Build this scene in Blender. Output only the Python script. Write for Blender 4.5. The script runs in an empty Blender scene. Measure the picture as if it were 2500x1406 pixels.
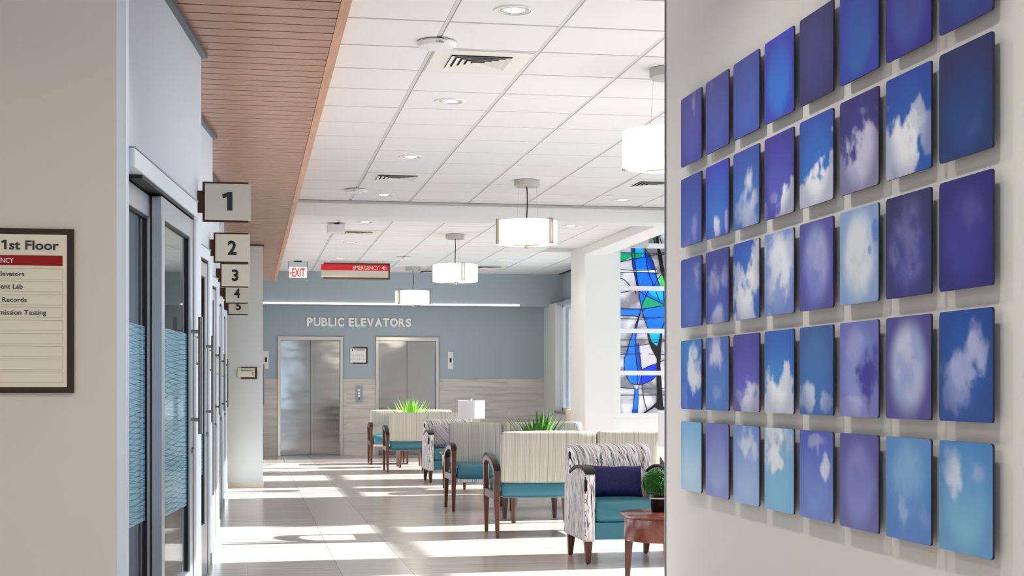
import bpy, math, random
from mathutils import Vector, Matrix, noise

random.seed(7)
PI = math.pi
S = bpy.context.scene
COL = S.collection
EYE = 1.19          # camera height
CEIL = 3.24         # tile ceiling
SOFF = 2.93         # wood soffit
PIT = 0.6456        # ceiling grid pitch

# ------------------------------------------------------------------ camera
FPX = 3620.0
YAW = math.atan((1250 - 604) / FPX)
cam_d = bpy.data.cameras.new('camera')
cam = bpy.data.objects.new('camera', cam_d)
COL.objects.link(cam)
cam.location = (0, 0, EYE)
cam.rotation_euler = (PI / 2, 0, -YAW)
cam_d.sensor_fit = 'HORIZONTAL'
cam_d.sensor_width = 36
cam_d.lens = 36 * FPX / 2500
cam_d.shift_y = (949 - 703) / 2500
cam_d.clip_start = 0.05
S.camera = cam

# ------------------------------------------------------------------ world, sun, exposure
S.view_settings.view_transform = 'Standard'
S.view_settings.look = 'None'
S.view_settings.exposure = 0.0
S.view_settings.gamma = 1.0
S.view_settings.use_curve_mapping = False
S.cycles.use_denoising = True
S.cycles.max_bounces = 10
S.cycles.diffuse_bounces = 6
S.cycles.glossy_bounces = 4
S.cycles.transparent_max_bounces = 16
S.cycles.sample_clamp_indirect = 6.0
S.cycles.caustics_reflective = False
S.cycles.caustics_refractive = False
wd = bpy.data.worlds.new('world')
S.world = wd
wd.use_nodes = True
wd.node_tree.nodes['Background'].inputs[0].default_value = (0.76, 0.88, 1.0, 1)
wd.node_tree.nodes['Background'].inputs[1].default_value = 3.8


def sun_light():
    l = bpy.data.lights.new('sun', 'SUN')
    l.energy = 32.0
    l.angle = 0.008
    l.color = (1.0, 0.97, 0.93)
    o = bpy.data.objects.new('sun', l)
    COL.objects.link(o)
    d = Vector((-1.0, -0.06, -0.38))
    o.rotation_euler = d.to_track_quat('-Z', 'Y').to_euler()


sun_light()


def portal(loc, rot, sx, sy):
    l = bpy.data.lights.new('window_portal', 'AREA')
    l.shape = 'RECTANGLE'
    l.size = sx
    l.size_y = sy
    l.cycles.is_portal = True
    o = bpy.data.objects.new('window_portal', l)
    COL.objects.link(o)
    o.location = loc
    o.rotation_euler = rot


BAYX = 7.5          # glazed wall of the waiting bay
portal((BAYX + 0.1, 14.0, 1.75), (0, PI / 2, 0), 3.5, 14.4)
portal((5.62, 23.7, 1.75), (0, PI / 2, 0), 1.9, 3.7)
portal((-.5, -3.12, 1.6), (-PI / 2, 0, 0), 4.4, 2.6)   # unseen glazing added behind the camera as fill light


def area(name, loc, size, energy, color=(1, .95, .88), size_y=None, rot=(0, 0, 0), spread=None):
    l = bpy.data.lights.new(name, 'AREA')
    l.energy = energy
    l.color = color
    if size_y:
        l.shape = 'RECTANGLE'
        l.size = size
        l.size_y = size_y
    else:
        l.shape = 'DISK'
        l.size = size
    if spread:
        l.spread = spread
    o = bpy.data.objects.new(name, l)
    COL.objects.link(o)
    o.location = loc
    o.rotation_euler = rot
    return o


# ------------------------------------------------------------------ materials
def lin(c):
    return tuple((v / 12.92 if v <= .04045 else ((v + .055) / 1.055) ** 2.4) for v in (x / 255 for x in c))


def new_mat(name):
    m = bpy.data.materials.new(name)
    m.use_nodes = True
    return m, m.node_tree.nodes, m.node_tree.links, m.node_tree.nodes['Principled BSDF']


def flat(name, rgb, rough=.5, metal=0.0, spec=.5, bump=None, var=0.0):
    m, N, L, B = new_mat(name)
    col = (*lin(rgb), 1)
    B.inputs['Base Color'].default_value = col
    B.inputs['Roughness'].default_value = rough
    B.inputs['Metallic'].default_value = metal
    B.inputs['Specular IOR Level'].default_value = spec
    if bump or var:
        tc = N.new('ShaderNodeTexCoord')
        nz = N.new('ShaderNodeTexNoise')
        nz.inputs['Scale'].default_value = bump[0] if bump else 6
        nz.inputs['Detail'].default_value = 3
        L.new(tc.outputs['Object'], nz.inputs['Vector'])
        if bump:
            b = N.new('ShaderNodeBump')
            b.inputs['Strength'].default_value = bump[1]
            b.inputs['Distance'].default_value = bump[2] if len(bump) > 2 else .005
            L.new(nz.outputs['Fac'], b.inputs['Height'])
            L.new(b.outputs['Normal'], B.inputs['Normal'])
        if var:
            r = N.new('ShaderNodeValToRGB')
            r.color_ramp.elements[0].color = tuple(c * (1 - var) for c in col[:3]) + (1,)
            r.color_ramp.elements[1].color = tuple(min(1, c * (1 + var)) for c in col[:3]) + (1,)
            r.color_ramp.elements[0].position = .3
            r.color_ramp.elements[1].position = .7
            L.new(nz.outputs['Fac'], r.inputs['Fac'])
            L.new(r.outputs['Color'], B.inputs['Base Color'])
    return m


def emit(name, rgb, strength, base=(230, 225, 215)):
    m, N, L, B = new_mat(name)
    B.inputs['Base Color'].default_value = (*lin(base), 1)
    B.inputs['Roughness'].default_value = .5
    B.inputs['Emission Color'].default_value = (*lin(rgb), 1)
    B.inputs['Emission Strength'].default_value = strength
    return m


def ramp(N, stops, mode='LINEAR'):
    r = N.new('ShaderNodeValToRGB')
    r.color_ramp.interpolation = mode
    e = r.color_ramp.elements
    while len(e) > 1:
        e.remove(e[-1])
    e[0].position = stops[0][0]
    e[0].color = (*lin(stops[0][1]), 1)
    for p, c in stops[1:]:
        x = e.new(p)
        x.color = (*lin(c), 1)
    return r


def mapped(N, L, scale, rot=(0, 0, 0), loc=(0, 0, 0), src='Object'):
    tc = N.new('ShaderNodeTexCoord')
    mp = N.new('ShaderNodeMapping')
    mp.inputs['Scale'].default_value = scale
    mp.inputs['Rotation'].default_value = rot
    mp.inputs['Location'].default_value = loc
    L.new(tc.outputs[src], mp.inputs['Vector'])
    return mp


def mth(N, L, op, a, b=None, c=None):
    n = N.new('ShaderNodeMath')
    n.operation = op
    for i, v in enumerate((a, b, c)):
        if v is None:
            continue
        if isinstance(v, (int, float)):
            n.inputs[i].default_value = v
        else:
            L.new(v, n.inputs[i])
    return n.outputs[0]


def mixc(N, L, fac, a, b, blend='MIX'):
    n = N.new('ShaderNodeMix')
    n.data_type = 'RGBA'
    n.blend_type = blend
    for idx, v in ((0, fac), (6, a), (7, b)):
        if isinstance(v, (int, float)):
            n.inputs[idx].default_value = v
        elif isinstance(v, tuple):
            n.inputs[idx].default_value = (*lin(v), 1)
        else:
            L.new(v, n.inputs[idx])
    return n.outputs[2]


def streak_tile(name, stops, sx, sy, sz, rough, tile=None, grout=None, seams=None, strip=None, axis_v='Z'):
    """veined stone: noise stretched along x, with per-tile shift and thin joints"""
    m, N, L, B = new_mat(name)
    tc = N.new('ShaderNodeTexCoord')
    sp = N.new('ShaderNodeSeparateXYZ')
    L.new(tc.outputs['Object'], sp.inputs[0])
    px = sp.outputs['X']
    pv = sp.outputs[axis_v]
    # per-tile random offset
    row = mth(N, L, 'FLOOR', mth(N, L, 'DIVIDE', pv, tile[1]))
    colx = mth(N, L, 'DIVIDE', px, tile[0])
    colx = mth(N, L, 'ADD', colx, mth(N, L, 'MULTIPLY', row, .5))
    ci = mth(N, L, 'FLOOR', colx)
    cmb = N.new('ShaderNodeCombineXYZ')
    L.new(ci, cmb.inputs[0])
    L.new(row, cmb.inputs[1])
    wn = N.new('ShaderNodeTexWhiteNoise')
    L.new(cmb.outputs[0], wn.inputs['Vector'])
    v2 = N.new('ShaderNodeCombineXYZ')
    L.new(mth(N, L, 'ADD', mth(N, L, 'MULTIPLY', px, sx), mth(N, L, 'MULTIPLY', wn.outputs['Value'], 37)), v2.inputs[0])
    L.new(mth(N, L, 'MULTIPLY', pv, sy), v2.inputs[1])
    nz = N.new('ShaderNodeTexNoise')
    nz.inputs['Scale'].default_value = 1
    nz.inputs['Detail'].default_value = 5
    nz.inputs['Roughness'].default_value = .55
    nz.inputs['Distortion'].default_value = .3
    L.new(v2.outputs[0], nz.inputs['Vector'])
    r = ramp(N, stops)
    L.new(nz.outputs['Fac'], r.inputs['Fac'])
    col = r.outputs['Color']
    # tile tone
    col = mixc(N, L, mth(N, L, 'MULTIPLY', wn.outputs['Value'], .16), col, stops[0][1])
    if strip:
        ins = mth(N, L, 'MULTIPLY', mth(N, L, 'GREATER_THAN', px, strip[0]), mth(N, L, 'LESS_THAN', px, strip[1]))
        col = mixc(N, L, mth(N, L, 'MULTIPLY', ins, .75), col, strip[2])
    if grout:
        fr = mth(N, L, 'FRACT', mth(N, L, 'DIVIDE', pv, tile[1]))
        ln = mth(N, L, 'LESS_THAN', fr, .006 / tile[1])
        fx = mth(N, L, 'FRACT', colx)
        ln2 = mth(N, L, 'LESS_THAN', fx, .005 / tile[0])
        col = mixc(N, L, mth(N, L, 'MULTIPLY', mth(N, L, 'MAXIMUM', ln, ln2), grout[1]), col, grout[0])
    if seams:
        for s in seams:
            d = mth(N, L, 'ABSOLUTE', mth(N, L, 'SUBTRACT', px, s))
            col = mixc(N, L, mth(N, L, 'MULTIPLY', mth(N, L, 'LESS_THAN', d, .003), .7), col, (120, 112, 104))
    L.new(col, B.inputs['Base Color'])
    B.inputs['Roughness'].default_value = rough
    return m


def wood(name, a, b, rough=.35, axis=2, sc=1.0):
    m, N, L, B = new_mat(name)
    s = [30 * sc] * 3
    s[axis] = 2.0 * sc
    mp = mapped(N, L, tuple(s))
    nz = N.new('ShaderNodeTexNoise')
    nz.inputs['Scale'].default_value = 1.5
    nz.inputs['Detail'].default_value = 4
    L.new(mp.outputs[0], nz.inputs['Vector'])
    r = ramp(N, [(.3, a), (.7, b)])
    L.new(nz.outputs['Fac'], r.inputs['Fac'])
    L.new(r.outputs['Color'], B.inputs['Base Color'])
    B.inputs['Roughness'].default_value = rough
    return m


def soffit_wood():
    m, N, L, B = new_mat('soffit_wood')
    tc = N.new('ShaderNodeTexCoord')
    sp = N.new('ShaderNodeSeparateXYZ')
    L.new(tc.outputs['Object'], sp.inputs[0])
    pl = mth(N, L, 'FLOOR', mth(N, L, 'DIVIDE', mth(N, L, 'SUBTRACT', sp.outputs['Y'], 5.52), .149))
    wn = N.new('ShaderNodeTexWhiteNoise')
    wn.noise_dimensions = '1D'
    L.new(pl, wn.inputs['W'])
    c = N.new('ShaderNodeCombineXYZ')
    L.new(mth(N, L, 'ADD', mth(N, L, 'MULTIPLY', sp.outputs['X'], 2.5), mth(N, L, 'MULTIPLY', wn.outputs['Value'], 50)), c.inputs[0])
    L.new(mth(N, L, 'MULTIPLY', sp.outputs['Y'], 70), c.inputs[1])
    nz = N.new('ShaderNodeTexNoise')
    nz.inputs['Scale'].default_value = 1
    nz.inputs['Detail'].default_value = 4
    L.new(c.outputs[0], nz.inputs['Vector'])
    r = ramp(N, [(.25, (128, 84, 56)), (.75, (174, 121, 87))])
    L.new(nz.outputs['Fac'], r.inputs['Fac'])
    col = mixc(N, L, mth(N, L, 'MULTIPLY', wn.outputs['Value'], .35), r.outputs['Color'], (146, 98, 72))
    L.new(col, B.inputs['Base Color'])
    B.inputs['Roughness'].default_value = .27
    return m


def stripe_fabric(name, stops, freq, wav, wavf, along=(1, 0, 0), rough=.85, zstretch=.0):
    """vertical stripes: 1-D noise of a coordinate that wobbles with height"""
    m, N, L, B = new_mat(name)
    tc = N.new('ShaderNodeTexCoord')
    sp = N.new('ShaderNodeSeparateXYZ')
    L.new(tc.outputs['Object'], sp.inputs[0])
    d = N.new('ShaderNodeVectorMath')
    d.operation = 'DOT_PRODUCT'
    d.inputs[1].default_value = along
    L.new(tc.outputs['Object'], d.inputs[0])
    u = d.outputs['Value']
    if wav:
        c = N.new('ShaderNodeCombineXYZ')
        L.new(mth(N, L, 'MULTIPLY', u, 9), c.inputs[0])
        L.new(mth(N, L, 'MULTIPLY', sp.outputs['Z'], wavf), c.inputs[1])
        nz = N.new('ShaderNodeTexNoise')
        nz.inputs['Scale'].default_value = 1
        nz.inputs['Detail'].default_value = 1
        L.new(c.outputs[0], nz.inputs['Vector'])
        u = mth(N, L, 'ADD', u, mth(N, L, 'MULTIPLY', mth(N, L, 'SUBTRACT', nz.outputs['Fac'], .5), wav))
    c2 = N.new('ShaderNodeCombineXYZ')
    L.new(mth(N, L, 'MULTIPLY', u, freq), c2.inputs[0])
    L.new(mth(N, L, 'MULTIPLY', sp.outputs['Z'], zstretch), c2.inputs[1])
    n2 = N.new('ShaderNodeTexNoise')
    n2.inputs['Scale'].default_value = 1
    n2.inputs['Detail'].default_value = 1.5
    n2.inputs['Roughness'].default_value = .6
    L.new(c2.outputs[0], n2.inputs['Vector'])
    r = ramp(N, stops, 'CONSTANT')
    L.new(n2.outputs['Fac'], r.inputs['Fac'])
    L.new(r.outputs['Color'], B.inputs['Base Color'])
    B.inputs['Roughness'].default_value = rough
    B.inputs['Specular IOR Level'].default_value = .2
    return m


def glass(name, tint=(.9, .96, .97), refl=1.0):
    m, N, L, B = new_mat(name)
    out = N['Material Output']
    N.remove(B)
    tr = N.new('ShaderNodeBsdfTransparent')
    tr.inputs[0].default_value = (*tint, 1)
    gl = N.new('ShaderNodeBsdfGlossy')
    gl.inputs['Roughness'].default_value = .02
    fr = N.new('ShaderNodeFresnel')
    ge = N.new('ShaderNodeNewGeometry')   # same reflectance from both faces of the thin sheet
    L.new(mth(N, L, 'MULTIPLY_ADD', ge.outputs['Backfacing'], 1 / 1.5 - 1.5, 1.5), fr.inputs['IOR'])
    mx = N.new('ShaderNodeMixShader')
    L.new(mth(N, L, 'MULTIPLY', fr.outputs[0], refl), mx.inputs[0])
    L.new(tr.outputs[0], mx.inputs[1])
    L.new(gl.outputs[0], mx.inputs[2])
    L.new(mx.outputs[0], out.inputs[0])
    return m


def film_mat():
    """frosted blue film with thin dark wavy lines"""
    m, N, L, B = new_mat('blue_film')
    tc = N.new('ShaderNodeTexCoord')
    sp = N.new('ShaderNodeSeparateXYZ')
    L.new(tc.outputs['Object'], sp.inputs[0])
    fac = None
    for k, (sl, f) in enumerate(((2.6, 42), (-2.3, 37), (.4, 47))):
        c = N.new('ShaderNodeCombineXYZ')
        L.new(mth(N, L, 'MULTIPLY', sp.outputs['Y'], 1.7), c.inputs[0])
        L.new(mth(N, L, 'MULTIPLY', sp.outputs['Z'], 3.5), c.inputs[1])
        c.inputs[2].default_value = k * 3.3
        nz = N.new('ShaderNodeTexNoise')
        nz.inputs['Scale'].default_value = 1
        nz.inputs['Detail'].default_value = 1
        L.new(c.outputs[0], nz.inputs['Vector'])
        q = mth(N, L, 'MULTIPLY', sp.outputs['Z'], f)
        q = mth(N, L, 'ADD', q, mth(N, L, 'MULTIPLY', sp.outputs['Y'], sl))
        q = mth(N, L, 'ADD', q, mth(N, L, 'MULTIPLY', nz.outputs['Fac'], 2.6))
        ln = mth(N, L, 'LESS_THAN', mth(N, L, 'FRACT', q), .075)
        fac = ln if fac is None else mth(N, L, 'MAXIMUM', fac, ln)
    col = mixc(N, L, fac, (142, 196, 218), (36, 72, 96))
    L.new(col, B.inputs['Base Color'])
    B.inputs['Roughness'].default_value = .12
    B.inputs['Specular IOR Level'].default_value = .35
    B.inputs['Alpha'].default_value = .85
    return m


def steel(name, rgb, rough, wob=0.0):
    m, N, L, B = new_mat(name)
    B.inputs['Base Color'].default_value = (*lin(rgb), 1)
    B.inputs['Metallic'].default_value = 1
    B.inputs['Roughness'].default_value = rough
    if wob:
        mp = mapped(N, L, (1.1, 1, 3.2))
        nz = N.new('ShaderNodeTexNoise')
        nz.inputs['Scale'].default_value = 1.3
        nz.inputs['Detail'].default_value = 1
        L.new(mp.outputs[0], nz.inputs['Vector'])
        b = N.new('ShaderNodeBump')
        b.inputs['Strength'].default_value = 1
        b.inputs['Distance'].default_value = wob
        L.new(nz.outputs['Fac'], b.inputs['Height'])
        L.new(b.outputs['Normal'], B.inputs['Normal'])
    return m


def attr_mat(name, attr='art', rough=.4, emis=0.0):
    m, N, L, B = new_mat(name)
    a = N.new('ShaderNodeAttribute')
    a.attribute_name = attr
    L.new(a.outputs['Color'], B.inputs['Base Color'])
    B.inputs['Roughness'].default_value = rough
    B.inputs['Specular IOR Level'].default_value = .3
    return m


M = {}
M['beige'] = flat('beige_paint', (216, 207, 194), .75, spec=.2, bump=(260, .08, .001))
M['art_wall'] = flat('warm_white_paint', (229, 227, 222), .75, spec=.2, bump=(260, .08, .001))
M['white'] = flat('white_paint', (232, 232, 230), .7, spec=.25)
M['cool_white'] = flat('cool_white_paint', (214, 225, 236), .45, spec=.35)
M['pillar'] = flat('pillar_paint', (214, 216, 215), .6, spec=.25)
M['blue_wall'] = flat('blue_grey_paint', (160, 173, 182), .6, spec=.25)
M['tile'] = flat('ceiling_tile', (226, 228, 231), .9, spec=.1, bump=(420, .25, .002))
M['tbar'] = flat('ceiling_grid', (196, 193, 189), .5)
M['runner'] = flat('ceiling_runner', (206, 206, 205), .5)
M['floor'] = streak_tile('floor_tile', [(.25, (170, 158, 150)), (.5, (195, 184, 175)), (.75, (210, 200, 191))], .8, 16, 1, .2,
                         tile=(1.2, .6), grout=((150, 142, 134), .35), seams=(.595, 1.053), strip=(.595, 1.053, (207, 199, 191)), axis_v='Y')
M['wains'] = streak_tile('wainscot_stone', [(.25, (158, 151, 147)), (.48, (196, 189, 183)), (.75, (217, 209, 201))], 1.3, 17, 1, .4,
                         tile=(1.16, .29), grout=((170, 165, 160), .4), axis_v='Z')
M['soffit'] = soffit_wood()
M['soffit_gap'] = flat('soffit_gap', (52, 34, 24), .8)
M['fascia'] = wood('fascia_wood', (182, 128, 98), (205, 156, 124), .4, axis=1)
M['reveal'] = flat('shadow_reveal', (182, 181, 179), .6)
M['dark_trim'] = flat('charcoal_trim', (70, 76, 80), .4)
M['alu'] = flat('aluminium', (166, 171, 178), .32, metal=.55)
M['alu_dark'] = flat('grey_aluminium', (128, 130, 134), .35, metal=.6)
M['gasket'] = flat('black_gasket', (14, 14, 16), .6)
M['handle'] = steel('satin_steel', (140, 137, 134), .42)
M['steel'] = steel('elevator_steel', (140, 138, 136), .10, .004)
M['steel_frame'] = steel('elevator_frame_steel', (182, 176, 169), .3)
M['glass'] = glass('door_glass')
M['win_glass'] = glass('window_glass', (.95, .98, 1.0), .6)
M['dim_glass'] = glass('sky_dimming_glass', (.50, .515, .53), .4)  # tint added only to tone down the bright sky behind it
M['film'] = film_mat()
M['booth'] = flat('booth_grey', (104, 104, 104), .8)
M['brown'] = flat('sign_brown', (72, 43, 28), .5, spec=.25)
M['brown_light'] = flat('walnut_brown', (104, 66, 46), .5, spec=.25)
M['bronze'] = flat('directory_bronze', (58, 47, 36), .6, spec=.2)
M['sign_face'] = flat('frosted_sign_face', (206, 200, 184), .3)
M['cream'] = flat('cream_sign_face', (226, 216, 192), .45)
M['slot'] = flat('sign_slot', (214, 204, 180), .45)
M['slot_edge'] = flat('sign_slot_edge', (190, 180, 156), .5)
M['black'] = flat('black_lettering', (20, 18, 16), .5)
M['sign_red'] = flat('sign_red', (152, 6, 16), .5, spec=.2)
M['white_letter'] = flat('white_lettering', (246, 244, 238), .5)
M['red_exit'] = emit('exit_red', (214, 12, 34), .5, (196, 12, 28))
M['exit_face'] = emit('exit_face', (250, 246, 244), .35, (246, 244, 242))
M['em_red'] = flat('emergency_red', (226, 14, 34), .4)
M['led'] = emit('led_strip', (255, 246, 228), 3.0)
M['shade'] = emit('pendant_shade', (255, 248, 238), .7, (240, 232, 218))
M['diffuser'] = emit('pendant_diffuser', (255, 238, 210), .5, (240, 232, 218))
M['lamp_bulb'] = emit('downlight_lens', (255, 242, 226), 1.6)
M['reflector'] = steel('downlight_reflector', (225, 220, 214), .2)
M['canopy'] = flat('canopy_grey', (184, 182, 178), .35, metal=.3)
M['nickel'] = steel('satin_nickel', (188, 182, 174), .3)
M['cord'] = flat('black_cord', (28, 28, 30), .5)
M['wire'] = steel('wire_steel', (190, 190, 190), .35)
M['plastic'] = flat('white_plastic', (226, 226, 228), .4)
M['vent'] = flat('white_vent_metal', (228, 228, 224), .45)
M['vent_dark'] = flat('vent_shadow', (46, 46, 44), .9)
M['chair_wood'] = wood('cherry_wood', (70, 35, 19), (98, 51, 29), .42)
M['table_wood'] = wood('mahogany_wood', (92, 42, 29), (108, 51, 35), .22, axis=0)
M['arm_cap'] = flat('black_arm_cap', (24, 21, 18), .45, spec=.25)
M['teal'] = flat('teal_vinyl', (42, 108, 125), .36, spec=.5, bump=(180, .06, .001))
M['stripe'] = stripe_fabric('striped_fabric', [(0, (124, 116, 104)), (.30, (190, 187, 177)), (.40, (154, 154, 144)), (.45, (194, 190, 181)),
                            (.50, (168, 162, 150)), (.545, (108, 100, 90)), (.57, (190, 184, 170)), (.63, (166, 166, 152)), (.69, (124, 112, 100))], 120, 0, 0)
M['wavy'] = stripe_fabric('wavy_fabric', [(0, (34, 32, 42)), (.35, (238, 234, 236)), (.43, (118, 108, 128)), (.455, (238, 234, 236)), (.505, (34, 30, 38)), (.54, (240, 236, 236)),
                          (.58, (198, 174, 164)), (.61, (40, 35, 42)), (.645, (240, 237, 236)), (.71, (110, 96, 108))], 60, .030, 11, along=(1, .9, 0), zstretch=1.7)
M['navy'] = flat('navy_pillow', (19, 22, 80), .8, bump=(70, .5, .01), var=.35)
M['grey_pillow'] = stripe_fabric('grey_pillow', [(0, (120, 114, 122)), (.42, (168, 160, 166)), (.5, (190, 184, 188)), (.6, (146, 138, 146))], 22, 0, 0, along=(1, 0, .9))
M['tan'] = flat('tan_vinyl', (196, 176, 150), .5)
M['lamp_shade'] = flat('white_linen', (243, 240, 243), .8)
M['lamp_base'] = flat('white_ceramic', (232, 232, 230), .2)
M['pot'] = flat('black_pot', (16, 16, 18), .25)
M['pot_white'] = flat('pot_white_band', (222, 220, 214), .3)
M['leaf'] = flat('boxwood_leaf', (40, 112, 28), .75, spec=.15, var=.5)
M['twig'] = flat('boxwood_core', (30, 58, 22), .9)
M['blade'] = flat('plant_blade', (70, 122, 42), .65, spec=.2, var=.45)
M['blade_light'] = flat('lime_plant_blade', (138, 196, 62), .6, spec=.2, var=.3)
M['art'] = attr_mat('sky_print')
M['art_side'] = flat('print_edge', (36, 26, 40), .5)
M['base_tan'] = flat('tan_baseboard', (222, 208, 186), .5)
M['base_grey'] = flat('grey_base', (150, 146, 146), .5)
M['mullion'] = flat('window_mullion', (226, 232, 240), .4)
M['paper'] = flat('paper_white', (240, 238, 232), .6)
M['ink'] = flat('pale_ink', (150, 148, 150), .7)
M['panel_blue'] = flat('brushed_plate', (140, 150, 160), .35, metal=.6)
M['red_dot'] = flat('red_button', (150, 30, 50), .4)


# ------------------------------------------------------------------ mesh builder
class MB:
    def __init__(s):
        s.v = []
        s.f = []

    def add(s, vs, fs, mtx=None):
        o = len(s.v)
        s.v += [tuple(mtx @ Vector(p)) if mtx else tuple(p) for p in vs]
        s.f += [tuple(i + o for i in f) for f in fs]
        return s

    def box(s, x0, x1, y0, y1, z0, z1, mtx=None):
        vs = [(x, y, z) for z in (z0, z1) for y in (y0, y1) for x in (x0, x1)]
        return s.add(vs, [(0, 2, 3, 1), (4, 5, 7, 6), (0, 1, 5, 4), (2, 6, 7, 3), (0, 4, 6, 2), (1, 3, 7, 5)], mtx)

    def taper(s, c0, s0, c1, s1, n=4):
        """square post from centre c0 half sizes s0 to c1 half sizes s1"""
        vs = []
        for c, h in ((c0, s0), (c1, s1)):
            vs += [(c[0] - h[0], c[1] - h[1], c[2]), (c[0] + h[0], c[1] - h[1], c[2]), (c[0] + h[0], c[1] + h[1], c[2]), (c[0] - h[0], c[1] + h[1], c[2])]
        return s.add(vs, [(0, 3, 2, 1), (4, 5, 6, 7), (0, 1, 5, 4), (1, 2, 6, 5), (2, 3, 7, 6), (3, 0, 4, 7)])

    def prism_x(s, pts, x0, x1, mtx=None):
        """closed outline in (y,z) pushed along x"""
        n = len(pts)
        vs = [(x0, y, z) for y, z in pts] + [(x1, y, z) for y, z in pts]
        fs = [tuple(range(n)), tuple(range(2 * n - 1, n - 1, -1))]
        fs += [(i, i + n, (i + 1) % n + n, (i + 1) % n) for i in range(n)]
        return s.add(vs, fs, mtx)

    def prism_y(s, pts, y0, y1, mtx=None):
        n = len(pts)
        vs = [(x, y0, z) for x, z in pts] + [(x, y1, z) for x, z in pts]
        fs = [tuple(range(n)), tuple(range(2 * n - 1, n - 1, -1))]
        fs += [(i, i + n, (i + 1) % n + n, (i + 1) % n) for i in range(n)]
        return s.add(vs, fs, mtx)

    def ribbon_x(s, top, bot, x0, x1):
        """strip between two polylines in (y,z), thickness along x"""
        n = len(top)
        vs = []
        for x in (x0, x1):
            vs += [(x, y, z) for y, z in top] + [(x, y, z) for y, z in bot]
        m = 2 * n
        fs = []
        for i in range(n - 1):
            fs.append((i, i + 1, n + i + 1, n + i))
            fs.append((m + i, m + n + i, m + n + i + 1, m + i + 1))
            fs.append((i, m + i, m + i + 1, i + 1))
            fs.append((n + i, n + i + 1, m + n + i + 1, m + n + i))
        fs.append((0, n, m + n, m))
        fs.append((n - 1, m + n - 1, m + 2 * n - 1, 2 * n - 1) if False else (n - 1, m + n - 1, m + 2 * n - 1, 2 * n - 1))
        return s.add(vs, fs)

    def lathe(s, prof, c=(0, 0, 0), n=32, cap=True, a0=0, a1=2 * PI):
        full = abs(a1 - a0 - 2 * PI) < 1e-6
        k = n if full else n + 1
        vs = []
        for r, z in prof:
            for i in range(k):
                a = a0 + (a1 - a0) * i / n
                vs.append((c[0] + r * math.cos(a), c[1] + r * math.sin(a), c[2] + z))
        fs = []
        for j in range(len(prof) - 1):
            for i in range(n):
                i2 = (i + 1) % k
                fs.append((j * k + i, j * k + i2, (j + 1) * k + i2, (j + 1) * k + i))
        if cap and full:
            if prof[0][0] > 1e-6:
                fs.append(tuple(range(k - 1, -1, -1)))
            if prof[-1][0] > 1e-6:
                fs.append(tuple((len(prof) - 1) * k + i for i in range(k)))
        return s.add(vs, fs)

    def tube(s, path, r, n=8):
        path = [Vector(p) for p in path]
        vs = []
        rr = r if isinstance(r, (list, tuple)) else [r] * len(path)
        for i, p in enumerate(path):
            t = (path[min(i + 1, len(path) - 1)] - path[max(i - 1, 0)]).normalized()
            u = t.orthogonal().normalized() if abs(t.z) > .9 else t.cross(Vector((0, 0, 1))).normalized()
            if abs(t.z) > .9:
                u = t.cross(Vector((0, 1, 0))).normalized()
            w = t.cross(u)
            for k in range(n):
                a = 2 * PI * k / n
                vs.append(p + (u * math.cos(a) + w * math.sin(a)) * rr[i])
        fs = []
        for i in range(len(path) - 1):
            for k in range(n):
                k2 = (k + 1) % n
                fs.append((i * n + k, i * n + k2, (i + 1) * n + k2, (i + 1) * n + k))
        fs.append(tuple(range(n - 1, -1, -1)))
        fs.append(tuple((len(path) - 1) * n + k for k in range(n)))
        return s.add(vs, fs)

    def frame_y(s, x0, x1, z0, z1, w, y0, y1):
        """rectangular picture frame facing y"""
        s.box(x0, x0 + w, y0, y1, z0, z1)
        s.box(x1 - w, x1, y0, y1, z0, z1)
        s.box(x0 + w, x1 - w, y0, y1, z1 - w, z1)
        s.box(x0 + w, x1 - w, y0, y1, z0, z0 + w)
        return s


def fix_normals(me):
    import bmesh
    b = bmesh.new()
    b.from_mesh(me)
    bmesh.ops.recalc_face_normals(b, faces=b.faces)
    b.to_mesh(me)
    b.free()


def obj(name, mb, m, parent=None, bevel=0.0, smooth=False, seg=2, sub=0, loc=None, label=None):
    me = bpy.data.meshes.new(name)
    me.from_pydata(mb.v, [], mb.f)
    fix_normals(me)
    me.materials.append(m)
    o = bpy.data.objects.new(name, me)
    COL.objects.link(o)
    if parent:
        o.parent = parent
    if loc:
        o.location = loc
    if bevel:
        b = o.modifiers.new('bevel', 'BEVEL')
        b.width = bevel
        b.segments = seg
        b.limit_method = 'ANGLE'
        b.angle_limit = .6
    if sub:
        q = o.modifiers.new('sub', 'SUBSURF')
        q.levels = q.render_levels = sub
    if smooth or bevel:
        for p in me.polygons:
            p.use_smooth = True
        if not sub:
            me.set_sharp_from_angle(angle=.7)
    if label:
        o['label'] = label
    return o


def struct(name, mb, m, parent=None, bevel=0.0):
    o = obj(name, mb, m, parent, bevel=bevel)
    if not parent:
        o['kind'] = 'structure'
    return o


def thing(name, label, cat, loc=(0, 0, 0), rz=0.0, group=None):
    o = bpy.data.objects.new(name, None)
    o.empty_display_size = .1
    COL.objects.link(o)
    o.location = loc
    o.rotation_euler = (0, 0, rz)
    o['label'] = label
    o['category'] = cat
    if group:
        o['group'] = group
    return o


def tag(o, label, cat, group=None):
    o['label'] = label
    o['category'] = cat
    if group:
        o['group'] = group
    return o


def dup(root, loc, rz, label=None, group=None):
    r = root.copy()
    COL.objects.link(r)
    r.location = loc
    r.rotation_euler = (0, 0, rz)
    if label:
        r['label'] = label
    if group:
        r['group'] = group
    for ch in list(root.children):
        c = ch.copy()
        COL.objects.link(c)
        c.parent = r
        for g in list(ch.children):
            d = g.copy()
            COL.objects.link(d)
            d.parent = c
    return r


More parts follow.
